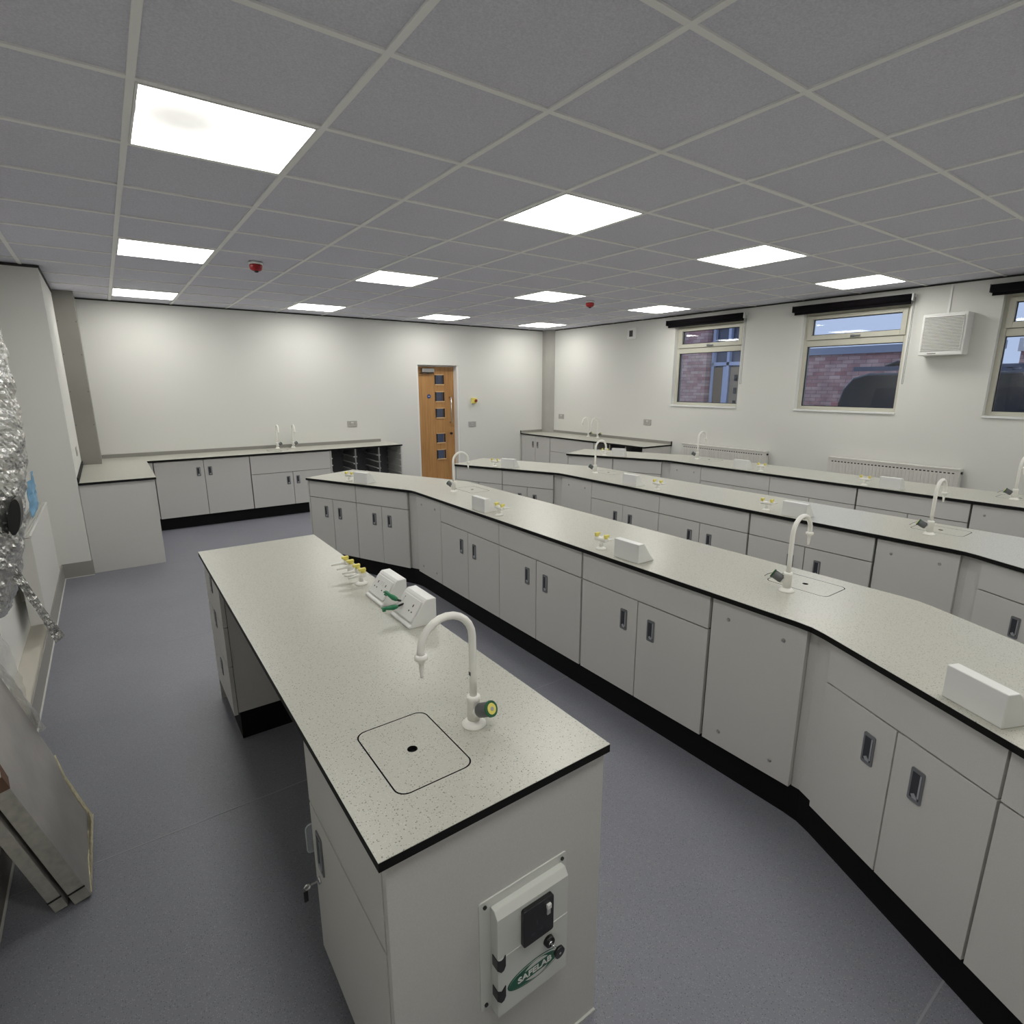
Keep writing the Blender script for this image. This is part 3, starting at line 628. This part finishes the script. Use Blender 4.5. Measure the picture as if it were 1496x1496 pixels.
tx.matrix_local = Matrix.Translation((cx - .001, -.0321, cz)) @ Matrix.Rotation(pi / 2, 4, 'X') @ Matrix.Diagonal((1.12, .95, 1, 1))
# ------------------------------------------------------------ L bench at the back wall
LX0, LX1, LY0, LFY, LEND = XL + .001, .098, 3.88, 5.265, 3.245
o = worktop('worktop', [(LX0, LY0), (LX1, LY0), (LX1, LFY), (LEND, LFY), (LEND, YB - .001), (-.314, YB - .001), (-.314, 5.299), (LX0, 5.299)], [], 'L-shaped speckled worktop along the back wall in the left corner', 'worktop')
UPS = mat('upstand_grey', (.28, .275, .25), .4)
mb = MB(); mb.box(-.313, 3.15, YB - .016, YB - .0005, WT, WT + .042, UPS); mb.build('upstand', o, .001)
mb = MB(); mb.box(LX0, LX0 + .010, LY0, 5.298, WT, WT + .045, EDGE); mb.build('side_upstand', o)
mb = MB(); lid = rrect(1.45, 1.60, 5.38, 5.60, .02)
mb.tube([(a, b, WT + .0004) for a, b in lid + [lid[0]]], .0014, EDGE, 4); mb.build('sink_lid_joint', o)
MB().lathe([(.012, 0), (.012, .0012)], BLK, (1.70, 5.52, WT)).build('finger_hole', o)
o = MB().box(LX0 + .002, LX1 - .018, LY0 + .018, LY0 + .036, 0, .820, GREY).build('end_panel', None, .001); tag(o, 'wide grey end panel of the L-shaped bench, by the left wall', 'end panel')
o = MB().box(LX0 + .002, LX1 - .020, LY0 + .037, LFY + .55, .15, .819, GREY).build('base_carcass'); tag(o, 'grey carcass hidden behind the end panel of the L-shaped bench', 'cabinet')
fy = LFY + .018
o = MB().box(LX1 - .018, .150, fy + .004, fy + .022, .15, .818, GREY).build('corner_filler', None, .001); tag(o, 'narrow grey filler in the inner corner of the L-shaped bench', 'filler panel')
def rot_cab(c, x, y, rz, label, group=None):
    c.location = (x, y, 0); c.rotation_euler = (0, 0, rz); tag(c, label, 'cabinet', group)
rot_cab(cabinet(1.020, False, .54, .148, .818, hz=.675, hoff=.062), .155 + .51, fy, pi / 2 + pi, 'wide cabinet with two tall doors in the back wall bench')
for ob in COL.objects: pass
rot_cab(cabinet(1.010, True, .54, .148, .818, .580, .47, .060), 1.178 + .505, fy, -pi / 2, 'cabinet with fascia and two doors below the back wall taps')
o = MB().box(LX1 - .03, 2.19, LFY + .07, LFY + .09, 0, .146, BLACK).build('plinth'); tag(o, 'black kickboard below the back wall cabinets', 'plinth')
# the cabinet faces -x locally; facing -y needs a turn of +90 degrees
for c in [q for q in COL.objects if q.type == 'EMPTY' and q.get('label', '').startswith(('wide cabinet with two tall', 'cabinet with fascia and two doors below'))]: c.rotation_euler = (0, 0, pi / 2)
RUN = mat('tray_runner_white', (.62, .62, .62), .4)
def tray_unit(label, nb, bw, depth=.5):
    """open front towards -x, bays along +y from 0"""
    t = thing('tray_storage_unit', label, 'storage unit', (0, 0, 0), 0)
    for k in range(nb + 1): MB().box(0, depth, k * bw - .009, k * bw + .009, 0 if k in (0, nb) else .13, .818, STEEL if 0 < k < nb else GREY).build('upright_panel', t)
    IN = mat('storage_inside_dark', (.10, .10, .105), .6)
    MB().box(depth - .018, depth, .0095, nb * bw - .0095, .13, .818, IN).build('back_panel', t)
    MB().box(0.004, depth - .019, .0095, nb * bw - .0095, .11, .128, GREY).build('bottom_shelf', t)
    for k in range(nb):
        for z in range(6):
            zz = .70 - z * .095
            for s in (0, 1):
                y = k * bw + .0095 + (bw - .019) * s; y0, y1 = (y, y + .016) if s == 0 else (y - .016, y)
                MB().box(.01, depth - .02, y0, y1, zz, zz + .012, RUN).build('tray_runner', t)
    return t
t = tray_unit('open tray storage with three bays at the right end of the back wall bench', 3, .345); t.location = (3.235, fy + .01, 0); t.rotation_euler = (0, 0, pi / 2)
# ------------------------------------------------------------ bench in the right back corner
RFX, RY0 = 5.815, 2.935
o = worktop('worktop', [(RFX, RY0), (XR - .001, RY0), (XR - .001, 5.629), (6.334, 5.679), (6.304, 5.759), (6.304, YB - .001), (RFX, YB - .001)], [], 'speckled worktop along the window wall in the right back corner', 'worktop')
mb = MB(); mb.box(XR - .016, XR - .001, RY0, 5.62, WT, WT + .042, UPS); mb.box(RFX, 6.30, YB - .016, YB - .001, WT, WT + .042, UPS); mb.build('upstand', o, .001)
mb = MB(); mb.box(XR - .018, XR - .001, RY0 - .002, RY0 + .006, WT - TH, WT + .043, EDGE); mb.box(RFX - .002, RFX + .006, YB - .018, YB - .001, WT - TH, WT + .043, EDGE); mb.build('upstand_end', o)
MB().lathe([(.012, 0), (.012, .0012)], BLK, (6.14, 4.62, WT)).build('finger_hole', o)
xf = RFX + .018
rot_cab(cabinet(.80, False, .54, .148, .818, hz=.665, hoff=.065), xf, 5.43, 0, 'cabinet with two tall doors in the right back corner, against the back wall')
rot_cab(cabinet(1.06, True, .54, .148, .818, .590, .47, .062), xf, 4.495, 0, 'cabinet with fascia and two doors below the taps in the right back corner')
t = tray_unit('open tray storage with three bays at the near end of the right corner bench', 3, .325); t.location = (xf, RY0 + .03, 0)
o = MB().box(xf - .002, XR - .02, RY0 + .003, RY0 + .019, 0, .820, GREY).build('end_panel', None, .001); tag(o, 'grey end panel of the bench in the right back corner', 'end panel')
o = MB().box(xf + .05, xf + .07, 3.97, YB - .02, 0, .146, BLACK).build('plinth'); tag(o, 'black kickboard of the bench in the right back corner', 'plinth')
# ------------------------------------------------------------ wall fittings
PLATE = mat('socket_plate_grey', (.42, .41, .39), .35)
def wsock(loc, rz, label, w=.146, h=.086):
    """on a wall whose normal is local -y"""
    t = thing('wall_socket', label, 'socket', loc, rz, 'double wall sockets')
    MB().box(-w / 2, w / 2, -.009, 0, -h / 2, h / 2, PLATE).build('plate', t, .003)
    mb = MB()
    for s in (-1, 1):
        u = s * w * .25; mb.box(u - .003, u + .003, -.0096, -.0089, .002, .010, BLK); mb.box(u - .014, u - .008, -.0096, -.0089, -.016, -.011, BLK); mb.box(u + .008, u + .014, -.0096, -.0089, -.016, -.011, BLK)
    mb.build('pin_holes', t)
    mb = MB()
    for s in (-1, 1): mb.box(s * .010 - .006, s * .010 + .006, -.012, -.0088, .010, .028, WHITE)
    mb.build('switch', t, .001)
wsock((2.725, YB, 1.128), 0, 'double socket on the back wall above the right end of the L-shaped bench')
wsock((4.80, YB, 1.04), 0, 'double socket on the back wall between the door and the corner')
wsock((XR, 5.425, 1.134), -pi / 2, 'double socket beside the corner casing on the window wall')
wsock((XR, 3.417, 1.137), -pi / 2, 'double socket on the window wall above the end of the corner bench')
wsock((XL, 4.60, 1.06), pi / 2, 'socket seen edge-on on the left wall by the casing')
t = thing('emergency_stop', 'yellow emergency stop box with red knob on the back wall by the door', 'emergency stop', (4.83, YB, 1.43))
MB().box(-.042, .042, -.05, 0, -.045, .045, YEL).build('box', t, .006)
MB().tube([(.012, -.05, 0), (.012, -.062, 0), (.012, -.066, 0), (.012, -.078, 0)], [.016, .016, .026, .024], mat('stop_knob', (.25, .03, .01), .4), 18).build('knob', t)
t = thing('wall_control', 'white control box with black screen high on the window wall', 'control panel', (XR, 3.80, 2.445))
MB().box(-.03, 0, -.085, .085, -.08, .08, WHITE).build('housing', t, .005)
MB().box(-.033, -.029, -.030, .040, -.045, .045, BLK).build('screen', t, .002)
t = thing('fan_heater', 'white box-shaped air unit with louvred grille on the window wall', 'air unit', (XR, -.245, 2.155), 0)
D = .155; h = .190; w_ = .178
MB().box(-D, -.0005, -w_, w_, -h, h, WHITE).build('housing', t, .008)
mb = MB(); f0, f1 = -w_ + .026, w_ - .02
mb.box(-D - .001, -D + .0005, f0, f1, -h + .045, h - .028, mat('grille_backing', (.16, .16, .15), .7)); gr = mb.build('grille_back', t)
n = 24; mb = MB()
for k in range(n):
    z = -h + .048 + (2 * h - .080) * k / (n - 1); mb.prism([(-D - .0085, z - .002), (-D - .001, z + .003), (-D - .001, z + .0065), (-D - .0085, z + .0018)], f0, f1, WHITE, axis='y')
mb.box(-D - .009, -D - .0005, f0 - .004, f0, -h + .04, h - .024, WHITE); mb.box(-D - .009, -D - .0005, f1, f1 + .004, -h + .04, h - .024, WHITE)
mb.build('louvre_grille', t)
MB().box(-D - .002, -D, .03, .10, -h + .014, -h + .022, HFRM).build('nameplate', t)
MB().box(-.011, -.0005, -.008 + .03, .008 + .03, h + .001, CEIL - 2.155 - .016, WHITE).build('cable_conduit', t)
def radiator(y0, y1, z0, z1, label, group):
    t = thing('radiator', label, 'radiator', (XR, 0, 0), 0, group)
    MB().box(-.095, -.03, y0, y1, z0, z1 - .012, RADW).build('body', t, .004)
    mb = MB(); n = int((y1 - y0 - .06) / .0335)
    for k in range(n):
        y = y0 + .03 + (y1 - y0 - .06) * (k + .5) / n; mb.prism([(-.101, y - .009), (-.0945, y - .014), (-.0945, y + .014), (-.101, y + .009)], z0 + .03, z1 - .06, RADW)
    mb.build('front_flutes', t)
    mb = MB()
    for k in range(n):
        y = y0 + .03 + (y1 - y0 - .06) * (k + .5) / n; mb.box(-.0957, -.0949, y - .010, y + .010, z1 - .052, z1 - .040, SLOT)
    mb.build('slots', t)
    mb = MB(); mb.box(-.100, -.025, y0 - .003, y1 + .003, z1 - .016, z1, RADW); mb.box(-.100, -.025, y0 - .006, y0 - .001, z0, z1, RADW); mb.build('top_casing', t, .002)
    mb = MB(); mb.tube([(-.06, y0 - .006, z1 - .04), (-.06, y0 - .02, z1 - .04)], .012, BLK, 12); mb.build('end_plug', t)
    mb = MB()
    for yy in (y0 + .15, y1 - .15): mb.box(-.032, -.001, yy - .02, yy + .02, z0 + .1, z1 - .1, RADW)
    mb.build('bracket', t)
radiator(1.43, 2.69, .29, .89, 'long white radiator under the first window, behind the window-side bench', 'white radiators under the windows')
radiator(-.55, .67, .30, .905, 'long white radiator under the second window, below the fan heater', 'white radiators under the windows')
# ------------------------------------------------------------ left wall: radiator with perforated top
t = thing('radiator', 'white radiator with perforated top grille on the left wall', 'radiator', (0, 0, 0))
y0, y1 = 1.975, 3.20
MB().box(-.752, -.668, y0, y1, .25, .800, RADW).build('body', t, .004)
mb = MB(); x0, x1 = -.750, -.670
mb.box(x0 - .004, x0 + .006, y0 - .002, y1 + .002, .801, .812, RADW); mb.box(x1 - .006, x1 + .006, y0 - .002, y1 + .002, .801, .812, RADW)
for k in range(37): y = y0 + (y1 - y0) * k / 36; mb.box(x0 + .004, x1 - .004, y - .005, y + .005, .803, .811, RADW)
for k in range(1, 6): x = x0 + (x1 - x0) * k / 6; mb.box(x - .0025, x + .0025, y0, y1, .803, .811, RADW)
mb.build('top_grille', t); MB().box(x0, x1, y0 + .002, y1 - .002, .8005, .802, SLOT).build('grille_shadow', t)
MB().tube([(-.715, y0 - .001, .765), (-.715, y0 - .014, .765)], .016, STEEL, 16).build('end_plug', t)
MB().box(-.799, -.753, 2.2, 2.25, .35, .7, RADW).build('bracket', t)
MB().box(-.799, -.753, 2.9, 2.95, .35, .7, RADW).build('bracket', t)
o = None
random.seed(4)
# crumpled sheet helper
def crumple(name, P, nu, nv, amp, m, seed=1, thick=.004, parent=None, freq=1.0):
    """P(u,v)->Vector ; nu,nv resolution; noise displacement along normal"""
    from mathutils import noise
    bm = bmesh.new(); g = []
    for i in range(nu + 1):
        row = []
        for j in range(nv + 1):
            u, v = i / nu, j / nv; p = P(u, v); pu = P(min(1, u + .01), v) - P(max(0, u - .01), v); pv = P(u, min(1, v + .01)) - P(u, max(0, v - .01))
            n = pu.cross(pv); n = n.normalized() if n.length > 1e-9 else Vector((1, 0, 0))
            q = p * 28 * freq + Vector((seed, seed * 2, 0)); a = noise.noise(q) + .6 * abs(noise.noise(q * 2.3)) + .35 * noise.noise(q * 5.1)
            row.append(bm.verts.new(p + n * a * amp))
        g.append(row)
    for i in range(nu):
        for j in range(nv): bm.faces.new((g[i][j], g[i + 1][j], g[i + 1][j + 1], g[i][j + 1]))
    me = bpy.data.meshes.new(name); bm.to_mesh(me); bm.free(); me.materials.append(m)
    o = bpy.data.objects.new(name, me); COL.objects.link(o); o.parent = parent
    sd = o.modifiers.new('thick', 'SOLIDIFY'); sd.thickness = thick
    return o
FOIL = mat('crumpled_foil', (.72, .72, .70), .26, .8, noise=(9, .2), bump=.6, bscale=38)
FOIL.node_tree.nodes['Bump'].inputs['Distance'].default_value = .012
FWHITE = mat('foil_back_blue_grey', (.33, .38, .42), .4, .2)
t = thing('foil_wrapped_duct', 'tall crumpled silver foil wrapping at the left edge, in front of the radiator', 'foil wrapping', (0, 0, 0))
prof = [(2.10, -.62), (2.02, -.53), (1.95, -.507), (1.87, -.502), (1.75, -.500), (1.61, -.497), (1.47, -.495), (1.36, -.507), (1.27, -.525), (1.20, -.542), (1.10, -.556), (1.0, -.575), (.92, -.592), (.83, -.622), (.74, -.66)]
def xr(z):
    for (z1_, a), (z0_, b) in zip(prof, prof[1:]):
        if z0_ <= z <= z1_: k = (z - z0_) / (z1_ - z0_); return b + (a - b) * k
    return prof[-1][1]
def foilP(u, v):
    z = 2.10 - 1.36 * v; r = (xr(z) + .79) / 2; th = -pi * .5 - .45 + (pi + .9) * u   # round the free side
    return Vector((-.79 + r + r * sin(th + pi / 2) * 1.0 if 0 else -.79 + r + r * cos((u - .5) * 2.2 * 1.5), .80 + .15 * sin((u - .5) * 2.2 * 1.5), z))
crumple('foil_sheet', foilP, 60, 120, .013, FOIL, 3, .003, t, .62)
mb = MB(); mb.X = Matrix.Translation((-.560, .63, 1.17)) @ Matrix.Rotation(rad(10), 4, 'Y'); mb.prism([(a, b) for a, b in ell(0, 0, .020, .075, 24)], 0, .10, BLK, axis='y'); mb.build('dark_duct_mouth', t)
def tailP(u, v):
    a = Vector((-.640, .70, 1.05)); b = Vector((-.512, .80, .555)); p = a.lerp(b, v); w = .026 * (1 - .2 * v) + .014 * (v > .7) * (v - .7) * 3
    return p + Vector((.55, 0, .45)) * w * (u - .5) * 2
crumple('foil_tail', tailP, 16, 60, .010, FOIL, 9, .003, t, 1.6)
BL = mat('blue_film', (.16, .36, .55), .45, alpha=.92)
def bluP(u, v):
    q = [(-.700, 2.52, .822), (-.700, 2.52, 1.06), (-.700, 3.22, 1.055), (-.700, 3.22, .93)]
    q = [Vector(a) for a in q]; a = q[0].lerp(q[1], v); b = q[3].lerp(q[2], v); return a.lerp(b, u) + Vector((.02 * sin(u * 5), 0, 0))
o = crumple('blue_plastic_film', bluP, 12, 14, .012, BL, 5, .002); tag(o, 'torn piece of blue plastic film standing on the left radiator', 'plastic film')
MB_ = MB(); MB_.tube([(-.455, .34, 1.93), (-.467, .34, 1.93), (-.53, .33, 1.945), (-.62, .31, 1.96)], [.010, .026, .030, .030], wood('dark_brown_wood', (.03, .012, .008), (.07, .03, .02)), 16)
o = MB_.build('brown_pole'); tag(o, 'rounded dark brown pole end at the left edge above the foil', 'pole')
o.location = (-.004, 0, .0)
# leaning boards
BOARD = mat('film_wrapped_board', (.36, .345, .325), .35, noise=(7, .12), bump=.5, bscale=30)
BEDGE = mat('board_edge_grey', (.38, .37, .33), .7, noise=(40, .15))
FOAM = mat('torn_board_core', (.70, .64, .45), .9, noise=(60, .2))
def board(name, off, th, y0, y1, hgt, label, chip):
    # leaning: foot at x = -.462 - off, slope towards the wall
    t = thing(name, label, 'board', (0, 0, 0), 0, 'leaning wrapped boards')
    a = math.atan2(.142, .52); up = Vector((-sin(a), 0, cos(a))); nn = Vector((cos(a), 0, sin(a))); foot = Vector((-.462 - off, 0, 0))
    foot.z = th * sin(a) + .001
    pts = [(y0, 0), (y1 - .03, 0), (y1 + .01, .05), (y1 + .03, .12), (y1 + .01, .22), (y1 + .005, .30), (y1, hgt), (y0, hgt)] if chip else [(y0, 0), (y1, 0), (y1, hgt), (y0, hgt)]
    mb = MB(); cut = [0, .035, .075, .095, .075, .03, 0, 0]
    f = [mb.v(foot + up * h + Vector((0, y - (cut[i] if chip else 0), 0))) for i, (y, h) in enumerate(pts)]; b = [mb.v(foot + up * h + Vector((0, y, 0)) - nn * th) for y, h in pts]
    mb.face(f, BOARD); mb.face(b[::-1], BOARD)
    for i in range(len(pts)):
        m = FOAM if chip and 0 < i < 5 else BEDGE
        mb.face([f[i], f[(i + 1) % len(pts)], b[(i + 1) % len(pts)], b[i]], m)
    mb.build('slab', t, .002)
    if chip:
        ed = [(pts[i][0] - cut[i], pts[i][1]) for i in (1, 2, 3, 4, 5)]; ed = [(ed[0][0], .01)] + ed[1:]
        wd_ = [.050, .030, .036, .018, .006]; inn = [(y - w_, h) for (y, h), w_ in zip(ed, wd_)]
        lp = [(y0 + .012, .002), (y0 + .17, .001), (y1 - .05, .001)] + [(y + .002, h) for y, h in ed] + inn[::-1] + [(y1 - .085, .040), (y1 - .13, .020), (y1 - .20, .036), (y1 - .27, .022), (y1 - .34, .030), (y0 + .05, .012)]; mb = MB()
        fo = [mb.v(foot + up * h + Vector((0, y, 0)) + nn * .003) for y, h in lp]; ba = [mb.v(foot + up * h + Vector((0, y, 0)) + nn * .0002) for y, h in lp]
        mb.face(fo, FOAM); mb.face(ba[::-1], FOAM)
        for i in range(len(lp)): mb.face([fo[i], fo[(i + 1) % len(lp)], ba[(i + 1) % len(lp)], ba[i]], FOAM)
        mb.build('torn_core', t)
    mb = MB(); c0 = foot + up * .045
    q = [c0 + nn * .0015 + Vector((0, y0 - .0015, 0)), c0 + nn * .0015 + up * .006 + Vector((0, y0 - .0015, 0)), c0 - nn * (th + .001) + up * .006 + Vector((0, y0 - .0015, 0)), c0 - nn * (th + .001) + Vector((0, y0 - .0015, 0))]
    lo = [mb.v(p) for p in q]; hi = [mb.v(p + Vector((0, .003, 0))) for p in q]; mb.face(lo, BLK); mb.face(hi[::-1], BLK)
    for i in range(4): mb.face([lo[i], lo[(i + 1) % 4], hi[(i + 1) % 4], hi[i]], BLK)
    mb.build('dark_band', t)
    return t, foot, up, nn
t, foot, up, nn = board('wrapped_board', 0, .047, -.25, .25, 1.10, 'film-wrapped grey board leaning on the left wall, front one with torn corner', True)
mb = MB(); c = foot + up * .50
q = [c + Vector((0, -.252, 0)) + nn * .0015, c + up * .045 + Vector((0, -.252, 0)) + nn * .002, c + up * .075 + Vector((0, -.205, 0)) + nn * .0015, c + up * .02 + Vector((0, -.215, 0)) + nn * .0015]
v = [mb.v(p) for p in q]; w = [mb.v(p - nn * .03) for p in q]; BRN = mat('torn_brown', (.13, .075, .05), .9); mb.face(v, BRN); mb.face(w[::-1], BRN)
for i in range(4): mb.face([v[i], v[(i + 1) % 4], w[(i + 1) % 4], w[i]], BRN)
mb.build('torn_notch', t)
FILM = mat('clear_wrap_film', (.55, .55, .53), .15, alpha=.28, spec=.8, bump=1.0, bscale=25)
def filmP(u, v):
    s = .42 + .56 * v; y = .20 + (.10 + .28 * v) * u; return foot + up * s + Vector((0, y, 0)) + nn * (.012 + .02 * sin(u * 6 + v * 4) - .02 * u)
crumple('wrap_film', filmP, 20, 40, .008, FILM, 7, .001, t)
board('wrapped_board', .062, .036, -.25, .22, .90, 'thinner wrapped board leaning on the left wall, behind the torn one', False)
# ------------------------------------------------------------ outside
CONC = mat('outside_paving', (.22, .22, .23), .9, noise=(4, .1))
o = MB().box(XR + .31, 30, -12, 16, -.1, .0, CONC).build('outside_ground'); o['kind'] = 'structure'; tag(o, 'grey paving outside the windows', 'ground')
COP = mat('blue_grey_coping', (.36, .40, .50), .6); FRB = mat('blue_white_frame', (.55, .62, .80), .4); DGL = mat('dark_glazing', (.10, .12, .17), .1)
t = thing('brick_building', 'red brick extension with blue-grey coping, seen through the middle window', 'building', (12, 0, 0))
MB().box(0, .35, .82, 5.15, 0, 2.29, BRICK).build('brick_wall', t); MB().box(-.05, .4, .78, 5.15, 2.29, 2.43, COP).build('coping', t)
t = thing('brick_pier', 'red brick pier beside the glazing, seen through the far window', 'pier', (12, 0, 0))
MB().box(-.1, .5, 6.42, 9.0, 0, 4.2, BRICK).build('brick_wall', t)
t = thing('glazed_entrance', 'blue-framed glazed entrance seen through the far window', 'entrance', (12.05, 0, 0))
MB().box(.1, .14, 5.2, 6.38, 0, 4.2, DGL).build('glazing', t)
mb = MB()
for y in (6.345, 5.92, 5.56, 5.30): mb.box(0, .099, y - .035, y + .035, 0, 4.2, FRB)
for z in (2.18, 3.05): mb.box(0.0, .099, 5.2, 6.36, z - .04, z + .04, FRB)
mb.build('mullions', t)
MB().box(.02, .08, 5.96, 6.05, 0, 2.12, FRB).build('door_frame', t)
MB().box(.03, .07, 6.06, 6.35, .1, 2.10, mat('entrance_timber', (.28, .20, .12), .6)).build('door_leaf', t)
mb = MB(); TW = mat('pale_timber', (.42, .33, .22), .6); mb.box(.05, .095, 5.2, 5.87, 0, 2.1, TW); lf = mb.build('timber_panel', t)
mb = MB()
for z in (1.25, 1.55, 1.85): mb.box(.04, .05, 5.66, 5.74, z - .07, z + .07, BLK)
mb.build('small_window', t)
MB().box(.036, .046, 5.38, 5.52, 1.66, 1.94, mat('notice_blue', (.45, .62, .75), .5)).build('notice', t)
t = thing('brick_house', 'brick house with white fascia seen through the right-hand window', 'building', (14, 0, 0))
MB().box(0, .4, -6, .95, 0, 2.32, BRICK).build('brick_wall', t); MB().box(-.1, .45, -6, .98, 2.05 + .26, 2.55, SILL).build('fascia', t)
MB().box(-.06, .0, -.6, .15, .9, 2.2, DGL).build('window', t)
mb = MB(); mb.box(-.09, -.061, .1, .2, .8, 2.3, SILL); mb.build('window_frame', t)
# van
VB = mat('van_black', (.012, .014, .022), .3, spec=.5, coat=1); VG = mat('van_glass', (.02, .025, .04), .08); 
t = thing('van', 'black van with roof rack parked outside the middle window', 'van', (9.4, 0, 0))
def vsec(y, inset, top): return y
mb = MB(); prof = [(2.14, .45), (2.14, 1.10), (2.02, 1.62), (1.88, 1.80), (1.66, 1.865), (-2.6, 1.885), (-2.75, 1.80), (-3.1, 1.2), (-3.9, 1.0), (-4.0, .45)]
lo = [mb.v((0, y, z)) for y, z in prof]; hi = [mb.v((1.75, y, z)) for y, z in prof]; n = len(prof); mb.face(lo, VB); mb.face(hi[::-1], VB)
for i in range(n): mb.face([lo[i], lo[(i + 1) % n], hi[(i + 1) % n], hi[i]], VB)
mb.build('van_body', t, .04, 4)
MB().prism([(1.60, 1.12), (1.52, 1.64), (.35, 1.66), (.35, 1.12)], -.004, .002, VG, axis='x').build('side_window', t)
MB().prism([(.22, 1.12), (.22, 1.66), (-1.2, 1.66), (-1.2, 1.12)], -.004, .002, VG, axis='x').build('side_window', t)
MB().box(-.02, .03, 2.05, 2.155, 1.12, 1.42, mat('tail_light', (.55, .25, .24), .3)).build('tail_light', t, .01)
for y in (1.15, -2.9): MB().tube([(.02, y, .33), (.24, y, .33)], .33, BLK, 24).build('wheel', t)
MB().tube([(1.51, 1.15, .33), (1.73, 1.15, .33)], .33, BLK, 24).build('wheel', t); MB().tube([(1.51, -2.9, .33), (1.73, -2.9, .33)], .33, BLK, 24).build('wheel', t)
mb = MB(); RK = mat('rack_grey', (.16, .18, .24), .5)
mb.box(.15, .25, -2.4, 1.95, 1.905, 1.965, RK); mb.box(1.45, 1.55, -2.4, 1.35, 1.90, 1.94, RK)
for y in (1.1, 0, -1.2, -2.2): mb.box(.15, 1.55, y - .03, y + .03, 1.885, 1.92, RK)
mb.tube([(.2, 1.15, 1.97), (.2, 1.35, 2.01), (.2, 1.5, 1.95)], .04, BLK, 8); mb.build('roof_rack', t)
MB().box(.12, .2, .82, .90, 1.96, 2.0, RED).build('rack_knob', t)
MB().box(.10, .24, -2.3, -.15, 1.957, 1.99, mat('red_ladder', (.45, .10, .09), .5)).build('ladder', t)
